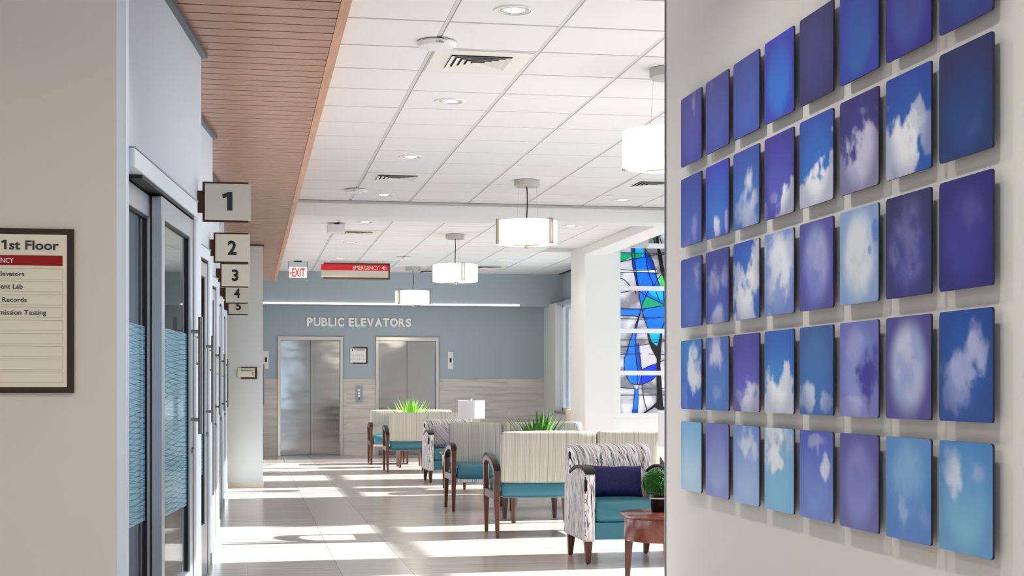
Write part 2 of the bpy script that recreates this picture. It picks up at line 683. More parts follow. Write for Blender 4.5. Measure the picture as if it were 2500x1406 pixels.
def text(name, body, m, parent, w=None, h=None, at=(0, 0, 0), align='C', mtx=None, depth=.002, bold=.012, label=None, xs=None):
    """lettering as a mesh in the x-z plane facing -y; h = cap height, w = full width"""
    cu = bpy.data.curves.new(name, 'FONT')
    cu.body = body
    cu.size = 1
    cu.offset = bold
    cu.extrude = .001
    cu.resolution_u = 3
    t = bpy.data.objects.new(name, cu)
    COL.objects.link(t)
    dg = bpy.context.evaluated_depsgraph_get()
    me = bpy.data.meshes.new_from_object(t.evaluated_get(dg))
    bpy.data.objects.remove(t)
    bpy.data.curves.remove(cu)
    xsv = [v.co.x for v in me.vertices]
    x0, x1 = min(xsv), max(xsv)
    caph = .729
    sz = h / caph
    sx = w / (x1 - x0) if w else sz
    off = {'C': -(x0 + x1) / 2, 'L': -x0, 'R': -x1}[align]
    for v in me.vertices:
        x, y, z = v.co
        v.co = (at[0] + (x + off) * sx, at[1] - (depth if z > 0 else 0), at[2] + y * sz)
        if mtx:
            v.co = mtx @ v.co
    me.materials.clear()
    me.materials.append(m)
    o = bpy.data.objects.new(name, me)
    COL.objects.link(o)
    o.parent = parent
    if label:
        o['label'] = label
    return o


# ================================================================== SETTING
FARY = 26.55
struct('floor', MB().box(-3.2, 7.9, -3.2, 26.8, -.1, 0), M['floor'])

# tile ceiling: tegular tiles hanging a little below the grid
mb = MB()
gy0 = 8.22 - 18 * PIT
nx0, nx1 = -6, 7
for i in range(nx0, nx1):
    for j in range(0, 47):
        x0, x1 = 1.10 + i * PIT, 1.10 + (i + 1) * PIT
        y0, y1 = gy0 + j * PIT, gy0 + (j + 1) * PIT
        if x0 < .3 and 5.4 < y1 < 24.0:
            continue
        if x0 < .1 and y0 > 5:
            continue
        if x1 < -2.9 or y1 < -2.9:
            continue
        if x0 > 2.0 and y1 < 6.7:
            continue
        lim = 5.52 if y0 > 21.0 else 4.78
        x0, x1 = max(x0, -2.9), min(x1, lim)
        if x1 - x0 < .06:
            continue
        if y0 < 21.9 and x1 > 4.78:
            y0 = max(y0, 21.76)
        g = .014
        mb.box(x0 + g, x1 - g, y0 + g, min(y1, 26.5) - g, CEIL, CEIL + .03)
struct('ceiling', mb, M['tile'], bevel=.003)
mb = MB().box(-3.2, 4.9, -3.2, 26.7, CEIL + .02, CEIL + .12).box(4.9, 5.75, 20.9, 26.7, CEIL + .02, CEIL + .12)
struct('ceiling_grid', mb, M['tbar'])
# T-bars run proud along the room so they read as light lines
mb = MB()
for i in range(0, 6):
    x = 1.10 + i * PIT
    mb.box(x - .011, x + .011, -2.9, 26.5, CEIL + .004, CEIL + .021)
struct('ceiling_runner', mb, M['runner'])

# bay ceiling and upper walls
struct('ceiling_bay', MB().box(4.95, 7.9, 6.6, 21.4, 4.3, 4.4), M['white'])
struct('wall_bay_upper', MB().box(4.8, 4.95, 6.6, 21.1, 3.2, 4.4), M['white'])

# beams
struct('beam_cross', MB().box(.44, 5.06, 16.22, 16.62, CEIL - .17, CEIL + .03), M['white'])
struct('shadow_gap_strip', MB().box(.46, 4.79, 16.20, 16.225, CEIL - .03, CEIL - .006), M['reveal'])  # grey strip drawn in for the shadow gap above the beam
struct('beam_side', MB().box(4.78, 5.10, 6.9, 20.8, CEIL - .12, CEIL + .03), M['white'])
struct('column_side', MB().box(4.78, 5.26, 20.8, 21.75, 0, CEIL + .02), M['white'])

# wood soffit of planks
mb = MB()
y = 5.52
while y < 24.05:
    mb.box(-.62, .415, y + .006, min(y + .143, 24.08), SOFF, SOFF + .02)
    y += .149
soffit = struct('ceiling_soffit', mb, M['soffit'], bevel=.002)
struct('ceiling_soffit_back', MB().box(-.75, .45, 5.5, 24.08, SOFF + .012, SOFF + .03), M['soffit_gap'])
struct('trim_1', MB().box(.415, .462, 5.5, 24.10, SOFF - .004, CEIL), M['fascia'])
struct('trim_2', MB().box(-.6, .462, 24.08, 24.10, SOFF - .002, CEIL), M['fascia'])

# directory wall and surroundings
struct('wall_front_directory', MB().box(-3.1, -.463, 5.494, 5.61, 0, 3.3), M['beige'])
struct('trim_6', MB().box(-.52, -.430, 5.5, 5.62, 0, SOFF), M['cool_white'])
struct('wall_left_entrance', MB().box(-3.2, -3.0, -3.2, 5.6, 0, 3.3), M['beige'])
struct('wall_rear', MB().box(-3.2, -2.7, -3.2, -3.0, 0, 3.3).box(1.7, 2.2, -3.2, -3.0, 0, 3.3).box(-2.7, 1.7, -3.2, -3.0, 2.9, 3.3).box(-2.7, 1.7, -3.2, -3.0, 0, .3), M['beige'])
wn = bpy.data.objects.new('window_9', None)  # unseen rear window, added to light the foreground from the front
COL.objects.link(wn)
wn['kind'] = 'structure'
wf = MB()
for xx in (-2.68, -1.25, .2, 1.68):
    wf.box(xx - .03, xx + .03, -3.14, -3.06, .3, 2.9)
wf.box(-2.7, 1.7, -3.14, -3.06, .3, .36).box(-2.7, 1.7, -3.14, -3.06, 2.84, 2.9)
obj('window_frame', wf, M['mullion'], wn)
obj('window_pane', MB().box(-2.7, 1.7, -3.105, -3.099, .33, 2.87), M['win_glass'], wn)
w = struct('wall_right', MB().box(2.0, 2.16, -3.2, 6.955, 0, 3.3), M['art_wall'])
struct('trim_3', MB().box(1.994, 2.006, 6.948, 6.960, 0, CEIL), M['alu_dark'])
struct('wall_waiting_near', MB().box(2.1, 7.6, 6.65, 6.75, 0, 4.4), M['white'])

# booth interior behind the sliding doors
struct('wall_booth_back', MB().box(-2.9, -2.75, 5.6, 26.6, 0, 3.3), M['booth'])
struct('ceiling_booth', MB().box(-2.9, -.62, 5.6, 26.6, SOFF, SOFF + .1), M['booth'])

TH = math.radians(6.2)
ENDS = [7.84, 10.36, 12.88, 15.36, 17.86]
ENDX = -.235


def segment(i, ye):
    """one angled wall with its sliding door; local y runs along the wall, local x points into the hall"""
    n = i + 1
    root = bpy.data.objects.new('wall_left_%d' % n, None)
    COL.objects.link(root)
    root.location = (ENDX, ye, 0)
    root.rotation_euler = (0, 0, -TH)
    root['kind'] = 'structure'
    L0 = -2.22 if i == 0 else -2.52
    mb = MB()
    mb.box(-.14, 0, L0, -2.105, 0, 2.93)
    mb.box(-.14, 0, -2.105, -.60, 2.0, 2.93)
    mb.box(-.14, 0, -.60, 0, 0, 2.93)
    obj('wall_panel', mb, M['cool_white'], root)
    obj('top_trim', MB().box(-.05, .030, L0, .02, 2.902, 2.93), M['dark_trim'], root)
    obj('corner_base', MB().box(-.12, .006, -.10, .004, 0, .075), M['base_grey'], root)
    obj('divider', MB().box(-2.5, -.12, -.13, -.01, 0, 2.93), M['booth'], root)
    # door
    d = bpy.data.objects.new('door_%d' % n, None)
    COL.objects.link(d)
    d.location = (ENDX, ye, 0)
    d.rotation_euler = (0, 0, -TH)
    d['kind'] = 'structure'
    fr = MB()
    fr.box(-.13, .060, -.665, -.60, 0, 2.0)
    fr.box(-.13, -.03, -2.02, -1.985, 0, 2.0)
    fr.box(-.13, .060, -2.02, -.60, 0, .010)
    obj('door_frame', fr, M['alu'], d, bevel=.003)
    hx = -2.21 if i == 0 else -2.03
    obj('header', MB().box(-.13, .066, hx, -.60, 2.008, 2.080), M['cool_white'], d, bevel=.003)
    obj('header_trim', MB().box(-.10, .069, hx, -.595, 2.080, 2.087), M['alu'], d)
    obj('track', MB().box(-.12, .058, -2.02, -.665, 1.994, 2.008), M['gasket'], d)

    def leaf(nm, x0, x1, a, b, tone):
        z0, z1 = .014, 1.985
        lb = MB()
        lb.box(x0, x1, a, a + .075, z0, z1)
        lb.box(x0, x1, b - .075, b, z0, z1)
        lb.box(x0, x1, a + .075, b - .075, 1.895, z1)
        lb.box(x0, x1, a + .075, b - .075, z0, .34)
        lf = obj(nm, lb, tone, d, bevel=.003)
        xm = (x0 + x1) / 2
        g = MB()
        for s_ in (a + .075, b - .083):
            g.box(xm - .012, xm + .012, s_, s_ + .008, .34, 1.895)
        g.box(xm - .012, xm + .012, a + .08, b - .08, 1.887, 1.895)
        obj('gasket', g, M['gasket'], lf)
        obj('glass_pane', MB().box(xm - .003, xm + .003, a + .075, b - .075, .34, 1.895), M['glass'], lf)
        obj('privacy_film', MB().box(xm + .0035, xm + .0045, a + .08, b - .08, .648, 1.447), M['film'], lf)
        return lf
    leaf('fixed_leaf', -.036, .009, -2.10, -1.50, M['alu'])
    lf = leaf('sliding_leaf', .015, .058, -1.57, -.70, M['alu'])
    # edge gasket on the near stile
    obj('edge_seal', MB().box(.0095, .0145, -1.572, -1.49, .014, 1.985), M['gasket'], lf)
    h = obj('pull_handle', MB().tube([(.100, -.745, .978), (.100, -.745, 1.527)], .0115, 20), M['handle'], d, smooth=True)
    for z in (1.045, 1.457):
        obj('standoff', MB().tube([(.056, -.745, z), (.100, -.745, z)], .009, 12), M['handle'], h, smooth=True)
    obj('lock', MB().lathe([(.016, 0), (.016, .012), (.010, .016)], (0, 0, 0), 12), M['handle'], d, smooth=True).matrix_local = \
        Matrix.Translation((.058, -.735, .90)) @ Matrix.Rotation(PI / 2, 4, 'Y')
    return d


for i, ye in enumerate(ENDS):
    segment(i, ye)

# pillar at the end of the booths, wall behind it
struct('wall_left_pillar', MB().box(-.40, .185, 18.2, 18.7, 0, SOFF), M['pillar'])
struct('baseboard_left', MB().box(-.39, .195, 18.188, 18.71, 0, .055), M['base_tan'])
struct('trim_4', MB().box(-.4, .20, 18.185, 18.72, SOFF - .018, SOFF - .001), M['dark_trim'])
struct('wall_left_far', MB().box(-.1, .15, 18.7, FARY, 0, CEIL), M['white'])
d6 = bpy.data.objects.new('door_6', None)
COL.objects.link(d6)
d6.location = (.15, 21.6, 0)
d6['kind'] = 'structure'
obj('door_panel', MB().box(.001, .03, -1.1, 0, .01, 2.08), M['alu'], d6, bevel=.003)
hh = obj('pull_handle', MB().tube([(.085, -.12, .966), (.085, -.12, 1.546)], .0115, 16), M['handle'], d6, smooth=True)
for z in (1.035, 1.477):
    obj('standoff', MB().tube([(.03, -.12, z), (.085, -.12, z)], .011, 8), M['handle'], hh, smooth=True)

# far elevator wall with openings and wainscot
EL = [(.528, 1.675), (2.259, 3.395)]
ETOP = 2.105
xs = [-.1, EL[0][0], EL[0][1], EL[1][0], EL[1][1], 5.6]
mb = MB()
mb.box(-.1, 5.6, FARY, FARY + .25, ETOP, CEIL)
for a, b in ((-.1, EL[0][0]), (EL[0][1], EL[1][0]), (EL[1][1], 5.6)):
    mb.box(a, b, FARY, FARY + .25, 1.368, ETOP)
struct('wall_far', mb, M['blue_wall'])
mb = MB()
for a, b in ((-.1, EL[0][0]), (EL[0][1], EL[1][0]), (EL[1][1], 5.6)):
    mb.box(a, b, FARY - .012, FARY + .25, 0, 1.368)
struct('wall_far_wainscot', mb, M['wains'])
struct('wall_far_bulkhead', MB().box(.15, 5.6, 26.05, FARY, 2.66, CEIL), M['blue_wall'])
struct('wall_far_shaft', MB().box(.3, 3.6, FARY + .24, FARY + .4, 0, 2.4), M['booth'])

# right far wall with the tall window behind the column
RX = 5.33
mb = MB()
mb.box(RX, RX + .3, 25.53, FARY, 0, 2.70)
mb.box(RX, RX + .3, 21.9, 25.53, 0, .80)
mb.box(RX + .30, RX + .38, 21.5, FARY, 2.68, CEIL)
struct('wall_right_far', mb, M['pillar'])
mb = MB().box(RX + .24, RX + .30, 21.5, 26.06, 2.66, CEIL).box(RX + .02, RX + .30, 21.5, 26.06, 2.66, 2.70)
struct('wall_right_far_upper', mb, M['blue_wall'])
wn = bpy.data.objects.new('window_1', None)
COL.objects.link(wn)
wn['kind'] = 'structure'
wf = MB()
for yy in (25.47, 24.32, 21.95):
    wf.box(RX + .12, RX + .22, yy - .03, yy + .05, .80, 2.68)
wf.box(RX + .12, RX + .22, 21.95, 25.5, .80, .86)
wf.box(RX + .12, RX + .22, 21.95, 25.5, 2.62, 2.68)
obj('window_frame', wf, M['mullion'], wn)
obj('window_sill', MB().box(RX - .02, RX + .2, 21.95, 25.56, .76, .805), M['base_grey'], wn)
obj('window_pane', MB().box(RX + .165, RX + .171, 21.95, 24.32, .82, 2.66), M['win_glass'], wn)
obj('sky_dimming_pane', MB().box(RX + .165, RX + .171, 24.33, 25.5, .82, 2.66), M['dim_glass'], wn)  # darkened pane, added so the sky beyond does not blow out
struct('trim_5', MB().box(5.47, 5.53, 23.6, 26.0, CEIL - .006, CEIL + .004), M['vent_dark'])

# bay glazing on the right (mostly out of the photo): piers, mullions and panes
GL = [(7.2, 9.9), (10.75, 13.5), (16.75, 18.5), (19.75, 21.0)]
mb = MB()
prev = 6.6
for a, b in GL:
    mb.box(BAYX, BAYX + .25, prev, a, 0, 4.4)
    prev = b
mb.box(BAYX, BAYX + .25, prev, 21.4, 0, 4.4)
mb.box(BAYX, BAYX + .25, 6.6, 21.4, 3.42, 4.4)
struct('wall_right_bay', mb, M['white'])
for k, (a, b) in enumerate(GL):
    wn = bpy.data.objects.new('window_%d' % (k + 2), None)
    COL.objects.link(wn)
    wn['kind'] = 'structure'
    wf = MB()
    for yy in (a + .02, (a + b) / 2, b - .02):
        wf.box(BAYX + .08, BAYX + .16, yy - .025, yy + .025, .02, 3.42)
    for zz in (.05, 1.05, 2.45, 3.39):
        wf.box(BAYX + .08, BAYX + .16, a, b, zz - .03, zz + .03)
    obj('window_frame', wf, M['mullion'], wn)
    obj('window_pane', MB().box(BAYX + .115, BAYX + .121, a, b, .02, 3.42), M['win_glass'], wn)
struct('wall_bay_far', MB().box(5.24, 5.368, 21.1, 21.5, 0, 4.4)
       .box(5.368, 7.6, 21.1, 21.5, 0, .83).box(5.368, 7.6, 21.1, 21.5, 3.95, 4.4).box(6.9, 7.6, 21.1, 21.5, .83, 3.95), M['white'])

# ================================================================== SKY PRINTS
def fbm(x, y, s, o=0.0, octv=4):
    return noise.fractal(Vector((x * s + o, y * s + o * 1.7, o)), 1.0, 2.0, octv)


def smooth(a, b, x):
    t = max(0, min(1, (x - a) / (b - a)))
    return t * t * (3 - 2 * t)


def sky_print(idx, x_wall, y_far, z_top, top, bot, vig, vigc, clouds, crisp, label):
    """clouds: list of (cx, cy, rx, ry, weight, rgb); picture coords 0..1, right = toward the camera, down"""
    n = 44
    w = .312
    t = .012
    me = bpy.data.meshes.new('sky_print')
    vs, fs, cols = [], [], []
    r = .02

    def shape(u, v):
        # small rounded corners
        du = max(0, abs(u - .5) - (.5 - r / w))
        dv = max(0, abs(v - .5) - (.5 - r / w))
        return u, v
    T, Bt, V = lin(top), lin(bot), lin(vigc)
    sat = lambda c: (max(0, c[0] * .82), c[1] * .95, c[2] * .98)
    T, Bt, V = sat(T), sat(Bt), sat(V)
    for j in range(n + 1):
        for i in range(n + 1):
            u, v = i / n, j / n
            uu, vv = (u - .5), (v - .5)
            lim = .5 - .045
            if abs(uu) > lim and abs(vv) > lim:
                du, dv = abs(uu) - lim, abs(vv) - lim
                L_ = max(du, dv)
                q = math.hypot(du, dv)
                if q > 1e-9:
                    du, dv = du / q * L_, dv / q * L_
                uu, vv = math.copysign(lim + du, uu), math.copysign(lim + dv, vv)
            vs.append((0, -uu * w, -vv * w))
            e = fbm(u, v, 1.6, idx * 3.1, 3) * .12
            g = smooth(0, 1, v + e)
            c = [T[k] * (1 - g) + Bt[k] * g for k in range(3)]
            a = 0
            cc = [0, 0, 0]
            nz = fbm(u, v, 3.2, idx * 1.37 + 5, 5)
            n2 = fbm(u, v, 9.0, idx * 2.1 + 9, 3)
            for cx, cy, rx, ry, wt, rgb in clouds:
                d = math.hypot((u - cx) / rx, (v - cy) / ry)
                f = 1.0 - d + nz * .58 + n2 * .22
                m_ = smooth(0, crisp, f) * wt
                rgb = lin(rgb)
                sh = 1 - .22 * smooth(-.1, .9, -nz + (v - cy) * .5)
                cc = [cc[k] * (1 - m_) + rgb[k] * sh * m_ for k in range(3)]
                a = a + m_ - a * m_
            c = [c[k] * (1 - a) + cc[k] for k in range(3)]
            ed = max(abs(uu) * 2, abs(vv) * 2)
            q = min(1, vig * 1.35) * smooth(.55, 1.08, math.hypot(uu * 1.5, vv * 1.3) * 1.45 + nz * .06)
            c = [c[k] * (1 - q) + V[k] * q for k in range(3)]
            cols.append((min(1, c[0] * 1.04), min(1, c[1] * 1.04), min(1, c[2] * 1.04), 1))
    for j in range(n):
        for i in range(n):
            p = j * (n + 1) + i
            fs.append((p, p + 1, p + n + 2, p + n + 1))
    me.from_pydata(vs, [], fs)
    at = me.color_attributes.new('art', 'FLOAT_COLOR', 'POINT')
    for k, c in enumerate(cols):
        at.data[k].color = c
    me.materials.append(M['art'])
    fix_normals(me)
    if me.polygons[0].normal.x > 0:
        me.flip_normals()
    root = thing('sky_print', label, 'picture', (x_wall, y_far, z_top), 0, 'square sky prints on the side wall')
    o = bpy.data.objects.new('printed_face', me)
    COL.objects.link(o)
    o.parent = root
    o.location = (-.034, -w / 2, -w / 2)
    h = w / 2
    q = .010
    prof = []
    for sx, sz, a0 in ((1, 1, 0), (-1, 1, 90), (-1, -1, 180), (1, -1, 270)):
        for a in (0, 30, 60, 90):
            an = math.radians(a0 + a)
            prof.append((sx * (h - q) + q * math.cos(an), sz * (h - q) + q * math.sin(an)))
    b = MB().prism_x(prof, -.0335, -.028)
    ob = obj('backing_board', b, M['art_side'], root)
    ob.location = (0, -h, -h)
    st = MB().box(-.028, -.001, -.05, .05, -.05, .05)
    o2 = obj('wall_spacer', st, M['art_side'], root)
    o2.location = (0, -h, -h)
    return root


W_ = (236, 240, 246)
LV = (186, 186, 220)
PALE = (206, 214, 230)
ROWN = ('top row', 'second row', 'third row', 'fourth row', 'bottom row')
COLN = ('first column', 'second column', 'third column', 'fourth column', 'fifth column', 'sixth column', 'seventh column', 'nearest column')
P = {
    (0, 0): ((70, 66, 172), (64, 86, 196), .5, (50, 40, 150), [(.62, .16, .10, .24, .6, LV)], .9, 'violet blue sky print with a faint wisp'),
    (0, 1): ((52, 68, 158), (60, 94, 196), .35, (44, 40, 150), [(.25, .06, .06, .12, .3, LV)], .9, 'plain slate blue sky print'),
    (0, 2): ((46, 72, 162), (54, 98, 198), .3, (40, 50, 150), [], .8, 'plain medium blue sky print'),
    (0, 3): ((0, 84, 196), (4, 122, 222), .6, (30, 24, 180), [], .8, 'plain bright azure sky print'),
    (0, 4): ((40, 44, 122), (40, 52, 128), .55, (32, 26, 96), [], .8, 'plain dark indigo sky print'),
    (0, 5): ((0, 70, 176), (0, 98, 186), .5, (10, 20, 170), [], .8, 'plain cobalt sky print'),
    (0, 6): ((40, 52, 160), (60, 78, 172), .75, (8, 10, 150), [(.6, .55, .16, .25, .4, (48, 60, 140))], .9, 'royal blue sky print with darker corners'),
    (0, 7): ((0, 46, 116), (0, 66, 152), .5, (10, 10, 130), [], .8, 'plain deep navy azure sky print'),
    (1, 0): ((44, 78, 178), (74, 108, 204), .3, (40, 50, 160), [(.65, .8, .2, .35, .45, LV), (.3, 1.0, .3, .15, .4, LV)], .9, 'blue sky print with a dim wisp low down'),
    (1, 1): ((36, 78, 206), (44, 132, 220), .4, (44, 40, 190), [(.5, .9, .16, .26, .95, W_), (.9, .8, .08, .2, .8, W_)], .5, 'clear blue sky print with two white wisps at its foot'),
    (1, 2): ((44, 88, 186), (56, 130, 212), .25, (40, 50, 150), [(.66, .42, .2, .26, .85, W_), (.5, .85, .5, .28, .7, PALE), (.85, .65, .2, .2, .7, PALE)], .8, 'blue sky print with feathery white wisps'),
    (1, 3): ((62, 54, 166), (84, 92, 198), .45, (46, 36, 140), [(.95, .95, .5, .42, 1, W_), (.3, .75, .2, .1, .4, LV), (.02, .9, .14, .14, .6, LV)], .35, 'violet sky print with white cloud in one corner'),
    (1, 4): ((32, 92, 190), (0, 126, 216), .35, (20, 50, 150), [(.85, .98, .75, .52, 1, W_), (.1, 1.0, .5, .42, 1, W_)], .3, 'azure sky print half filled by crisp white cloud'),
    (1, 5): ((48, 40, 130), (60, 58, 150), .45, (40, 30, 110), [(.75, .85, .62, .72, 1, (196, 196, 224)), (.1, .95, .5, .42, 1, (176, 176, 214))], .35, 'indigo sky print with large lilac cloud'),
    (1, 6): ((0, 78, 180), (0, 110, 196), .4, (0, 60, 160), [(.2, .85, .5, .52, 1, W_), (.5, .78, .3, .3, 1, W_), (.75, .42, .2, .16, .7, PALE), (.95, .65, .25, .22, .7, PALE)], .35, 'vivid blue sky print with billowing white cloud'),
    (1, 7): ((0, 38, 108), (0, 70, 142), .45, (0, 24, 90), [(.7, .8, .25, .12, .3, (70, 100, 170)), (.9, .5, .2, .2, .3, (40, 60, 130))], 1, 'dark navy sky print with hardly any cloud'),
    (2, 0): ((66, 92, 182), (86, 118, 204), .35, (52, 56, 150), [(.8, .28, .2, .26, .6, LV)], .9, 'soft periwinkle sky print with one small pale puff'),
    (2, 1): ((64, 70, 158), (76, 100, 192), .4, (50, 46, 140), [(.35, .38, .3, .34, .55, LV), (.85, .4, .2, .2, .5, LV), (.6, .95, .45, .24, .9, (190, 200, 232))], .7, 'dusky blue sky print with scattered lilac clouds'),
    (2, 2): ((24, 96, 200), (50, 120, 206), .3, (30, 50, 150), [(.85, .35, .35, .5, 1, W_), (.45, .85, .6, .45, 1, (226, 230, 240)), (.2, .45, .25, .2, .7, PALE)], .45, 'blue sky print crossed by a diagonal white cloud'),
    (2, 3): ((150, 176, 222), (140, 156, 212), .35, (80, 100, 190), [(.55, .3, .75, .5, .95, (232, 238, 246)), (.2, .6, .5, .4, .6, (204, 212, 232))], .7, 'mostly white cloud print fading to periwinkle below'),
    (2, 4): ((142, 148, 208), (122, 124, 204), .75, (82, 76, 160), [(.55, .3, .5, .4, .6, (180, 186, 222)), (.75, .65, .35, .35, .5, (168, 172, 218)), (.1, .7, .25, .3, .8, (104, 88, 190))], 1, 'lavender haze sky print with purple edges'),
    (2, 5): ((196, 208, 226), (196, 206, 226), .5, (110, 140, 200), [(.45, .5, .6, .6, .8, (222, 228, 236)), (.92, .3, .14, .17, .95, (50, 120, 204)), (.78, .46, .08, .08, .8, (90, 140, 210))], .5, 'pale cloud print with a scrap of blue near its corner'),
    (2, 6): ((46, 44, 112), (62, 64, 156), .55, (36, 28, 92), [(.5, .5, .45, .45, .7, (118, 118, 176)), (.15, .55, .2, .2, .6, (130, 130, 186)), (.65, .15, .3, .25, .5, (104, 104, 164))], .8, 'dark indigo sky print with smoky lilac cloud'),
    (2, 7): ((48, 36, 134), (54, 50, 150), .6, (22, 18, 112), [(.65, .3, .35, .2, .4, (104, 92, 168)), (.25, .6, .2, .15, .25, (90, 84, 166))], 1, 'deep violet sky print with dim cloud'),
    (3, 0): ((56, 140, 210), (44, 92, 204), .2, (30, 60, 170), [(.65, .42, .4, .34, .95, (224, 232, 242)), (.2, .8, .2, .2, .4, (120, 170, 224))], .5, 'sky blue print with a bright cloud mass in the middle'),
    (3, 1): ((92, 112, 196), (72, 130, 206), .35, (70, 76, 160), [(.45, .2, .4, .34, .8, (220, 224, 240)), (.5, .75, .25, .18, .4, (168, 186, 228))], .8, 'hazy blue sky print with white cloud at its head'),
    (3, 2): ((78, 66, 166), (106, 98, 204), .4, (64, 48, 136), [(.75, .95, .45, .32, .95, (224, 224, 242)), (.2, .8, .2, .12, .5, LV)], .5, 'purple sky print with pale cloud along the foot'),
    (3, 3): ((44, 104, 200), (60, 160, 226), .3, (40, 70, 170), [(.25, .9, .5, .36, 1, W_), (.7, .88, .5, .4, 1, W_), (.7, .6, .2, .16, .5, PALE)], .35, 'blue sky print with bright cumulus along the foot'),
    (3, 4): ((72, 112, 172), (40, 110, 190), .45, (40, 76, 150), [(.25, .82, .32, .22, .85, (212, 222, 238)), (.75, .88, .3, .16, .75, (190, 208, 234))], .5, 'steel blue sky print with low puffs of cloud'),
    (3, 5): ((134, 138, 208), (150, 152, 214), .4, (90, 80, 170), [(.35, .25, .4, .3, .5, (176, 178, 220)), (.78, .55, .42, .36, 1, (52, 40, 158)), (.3, .9, .4, .22, .6, (192, 196, 228))], .6, 'lilac sky print with a round violet gap'),
    (3, 6): ((168, 172, 216), (164, 168, 214), .75, (82, 66, 142), [(.35, .3, .35, .35, .7, (206, 210, 232)), (.7, .7, .35, .3, .6, (192, 196, 226))], .8, 'milky lilac cloud print with dark purple corners'),
    (3, 7): ((0, 80, 168), (26, 82, 160), .4, (20, 50, 130), [(.72, .36, .26, .24, .9, (176, 184, 222)), (.3, .66, .34, .24, .85, (140, 152, 206)), (.5, .5, .28, .2, .85, (164, 174, 216))], .5, 'deep azure sky print with a rising lilac cloud'),
    (4, 0): ((138, 186, 222), (200, 218, 236), .2, (110, 150, 210), [], .9, 'pale ice blue sky print without cloud'),
    (4, 1): ((112, 112, 192), (156, 166, 214), .35, (90, 84, 176), [], .9, 'pale violet sky print without cloud'),
    (4, 2): ((116, 146, 212), (172, 194, 232), .2, (100, 120, 200), [(.65, .2, .35, .24, .8, (224, 228, 240))], .7, 'powder blue sky print with soft cloud at its head'),
    (4, 3): ((128, 176, 220), (132, 192, 222), .2, (90, 150, 210), [(.3, .15, .45, .34, 1, (236, 240, 244)), (.4, .4, .24, .16, .9, (230, 236, 242)), (.85, .15, .2, .2, .6, PALE)], .4, 'turquoise sky print with white cloud at its head'),
    (4, 4): ((72, 88, 196), (112, 140, 214), .3, (66, 66, 170), [(.8, .42, .3, .16, .9, (216, 222, 240)), (.45, .1, .3, .08, .6, LV), (.55, .2, .06, .18, .5, LV)], .5, 'cornflower sky print with a single small cloud'),
    (4, 5): ((110, 102, 184), (128, 128, 202), .65, (80, 66, 150), [(.5, .25, .4, .3, .4, (146, 144, 206))], 1, 'hazy mauve sky print with darker edges'),
    (4, 6): ((112, 164, 212), (68, 124, 202), .4, (50, 110, 190), [(.5, .3, .6, .4, .5, (140, 182, 220)), (.45, .72, .2, .2, .5, (176, 204, 232)), (.85, .75, .16, .12, .4, (160, 190, 230))], .9, 'light blue sky print with faint streaks low down'),
    (4, 7): ((78, 146, 204), (126, 186, 212), .45, (60, 120, 190), [(.27, .3, .18, .3, .8, (214, 222, 238)), (.8, .24, .3, .14, .6, (176, 190, 226))], .7, 'light teal sky print with two pale clouds'),
}
YF = [6.586, 6.212, 5.839, 5.466, 5.096, 4.727, 4.360, 3.997]
ZT = [2.519, 2.150, 1.781, 1.410, 1.042]
for (r, c), (top, bot, vig, vc, cl, cr, lb) in P.items():
    sky_print(r * 8 + c, 2.0, YF[c] + .0, ZT[r], top, bot, vig, vc, cl, cr, '%s, %s, %s' % (lb, ROWN[r], COLN[c]))

# ================================================================== SIGNS
NUMT = {'1': 'grey booth sign reading 1 on the nearest sliding door wall', '2': 'grey booth sign reading 2 projecting below and beyond sign 1',
        '3': 'cream booth sign reading 3 projecting beyond sign 2', '4': 'cream booth sign reading 4 between signs 3 and 5', '5': 'small cream booth sign reading 5 in front of the white pillar'}
for k, (n, yy) in enumerate(zip('12345', (7.70, 10.2, 12.66, 15.06, 17.35))):
    t = thing('booth_sign', NUMT[n], 'sign', (-.235, yy, 2.040), 0, 'numbered booth signs')
    obj('back_plate', MB().box(.010, .240, .006, .016, 0, .205), M['brown'], t, bevel=.001)
    obj('bracket', MB().box(-.035, .012, .0, .024, .046, .158), M['brown'], t, bevel=.001)
    obj('face', MB().box(.022, .252, -.010, .004, .010, .194), M['sign_face'], t, bevel=.001)
    if n == '1':
        one = [(0, 0), (.026, 0), (.026, .094), (.004, .094), (-.026, .080), (-.022, .060), (0, .070)]
        obj('numeral', MB().prism_y([(.134 + x, .058 + z) for x, z in one], -.0125, -.0105), M['black'], t)
    else:
        text('numeral', n, M['black'], t, w=.058, h=.094, at=(.134, -.0105, .058), bold=.03)

# edge-on room plates beside each door
PLB = ('blank brown room plate beside the first sliding door', 'blank brown room plate beside the second sliding door',
       'blank brown room plate beside the third sliding door', 'blank brown room plate beside the fourth sliding door')
for i, ye in enumerate(ENDS[:4]):
    t = thing('room_plate', PLB[i], 'sign', (ENDX, ye, 1.31), -TH, 'room plates beside the sliding doors')
    obj('back_plate', MB().box(.001, .012, -.30, -.17, 0, .143), M['brown'], t)
    obj('face', MB().box(.012, .022, -.30, -.185, .012, .131), M['cream'], t)

t = thing('room_plate', 'small registration plate with numeral 5 on the white pillar', 'sign', (-.117, 18.2, 1.309), 0)
obj('back_plate', MB().box(.04, .234, -.010, -.001, 0, .143), M['brown'], t, bevel=.001)
obj('face', MB().box(0, .205, -.020, -.010, .022, .128), M['cream'], t, bevel=.001)
text('lettering', 'REGISTRATION', M['black'], t, w=.15, h=.016, at=(.19, -.0205, .094), align='R')
text('numeral', '5', M['black'], t, h=.034, at=(.19, -.0205, .045), align='R')

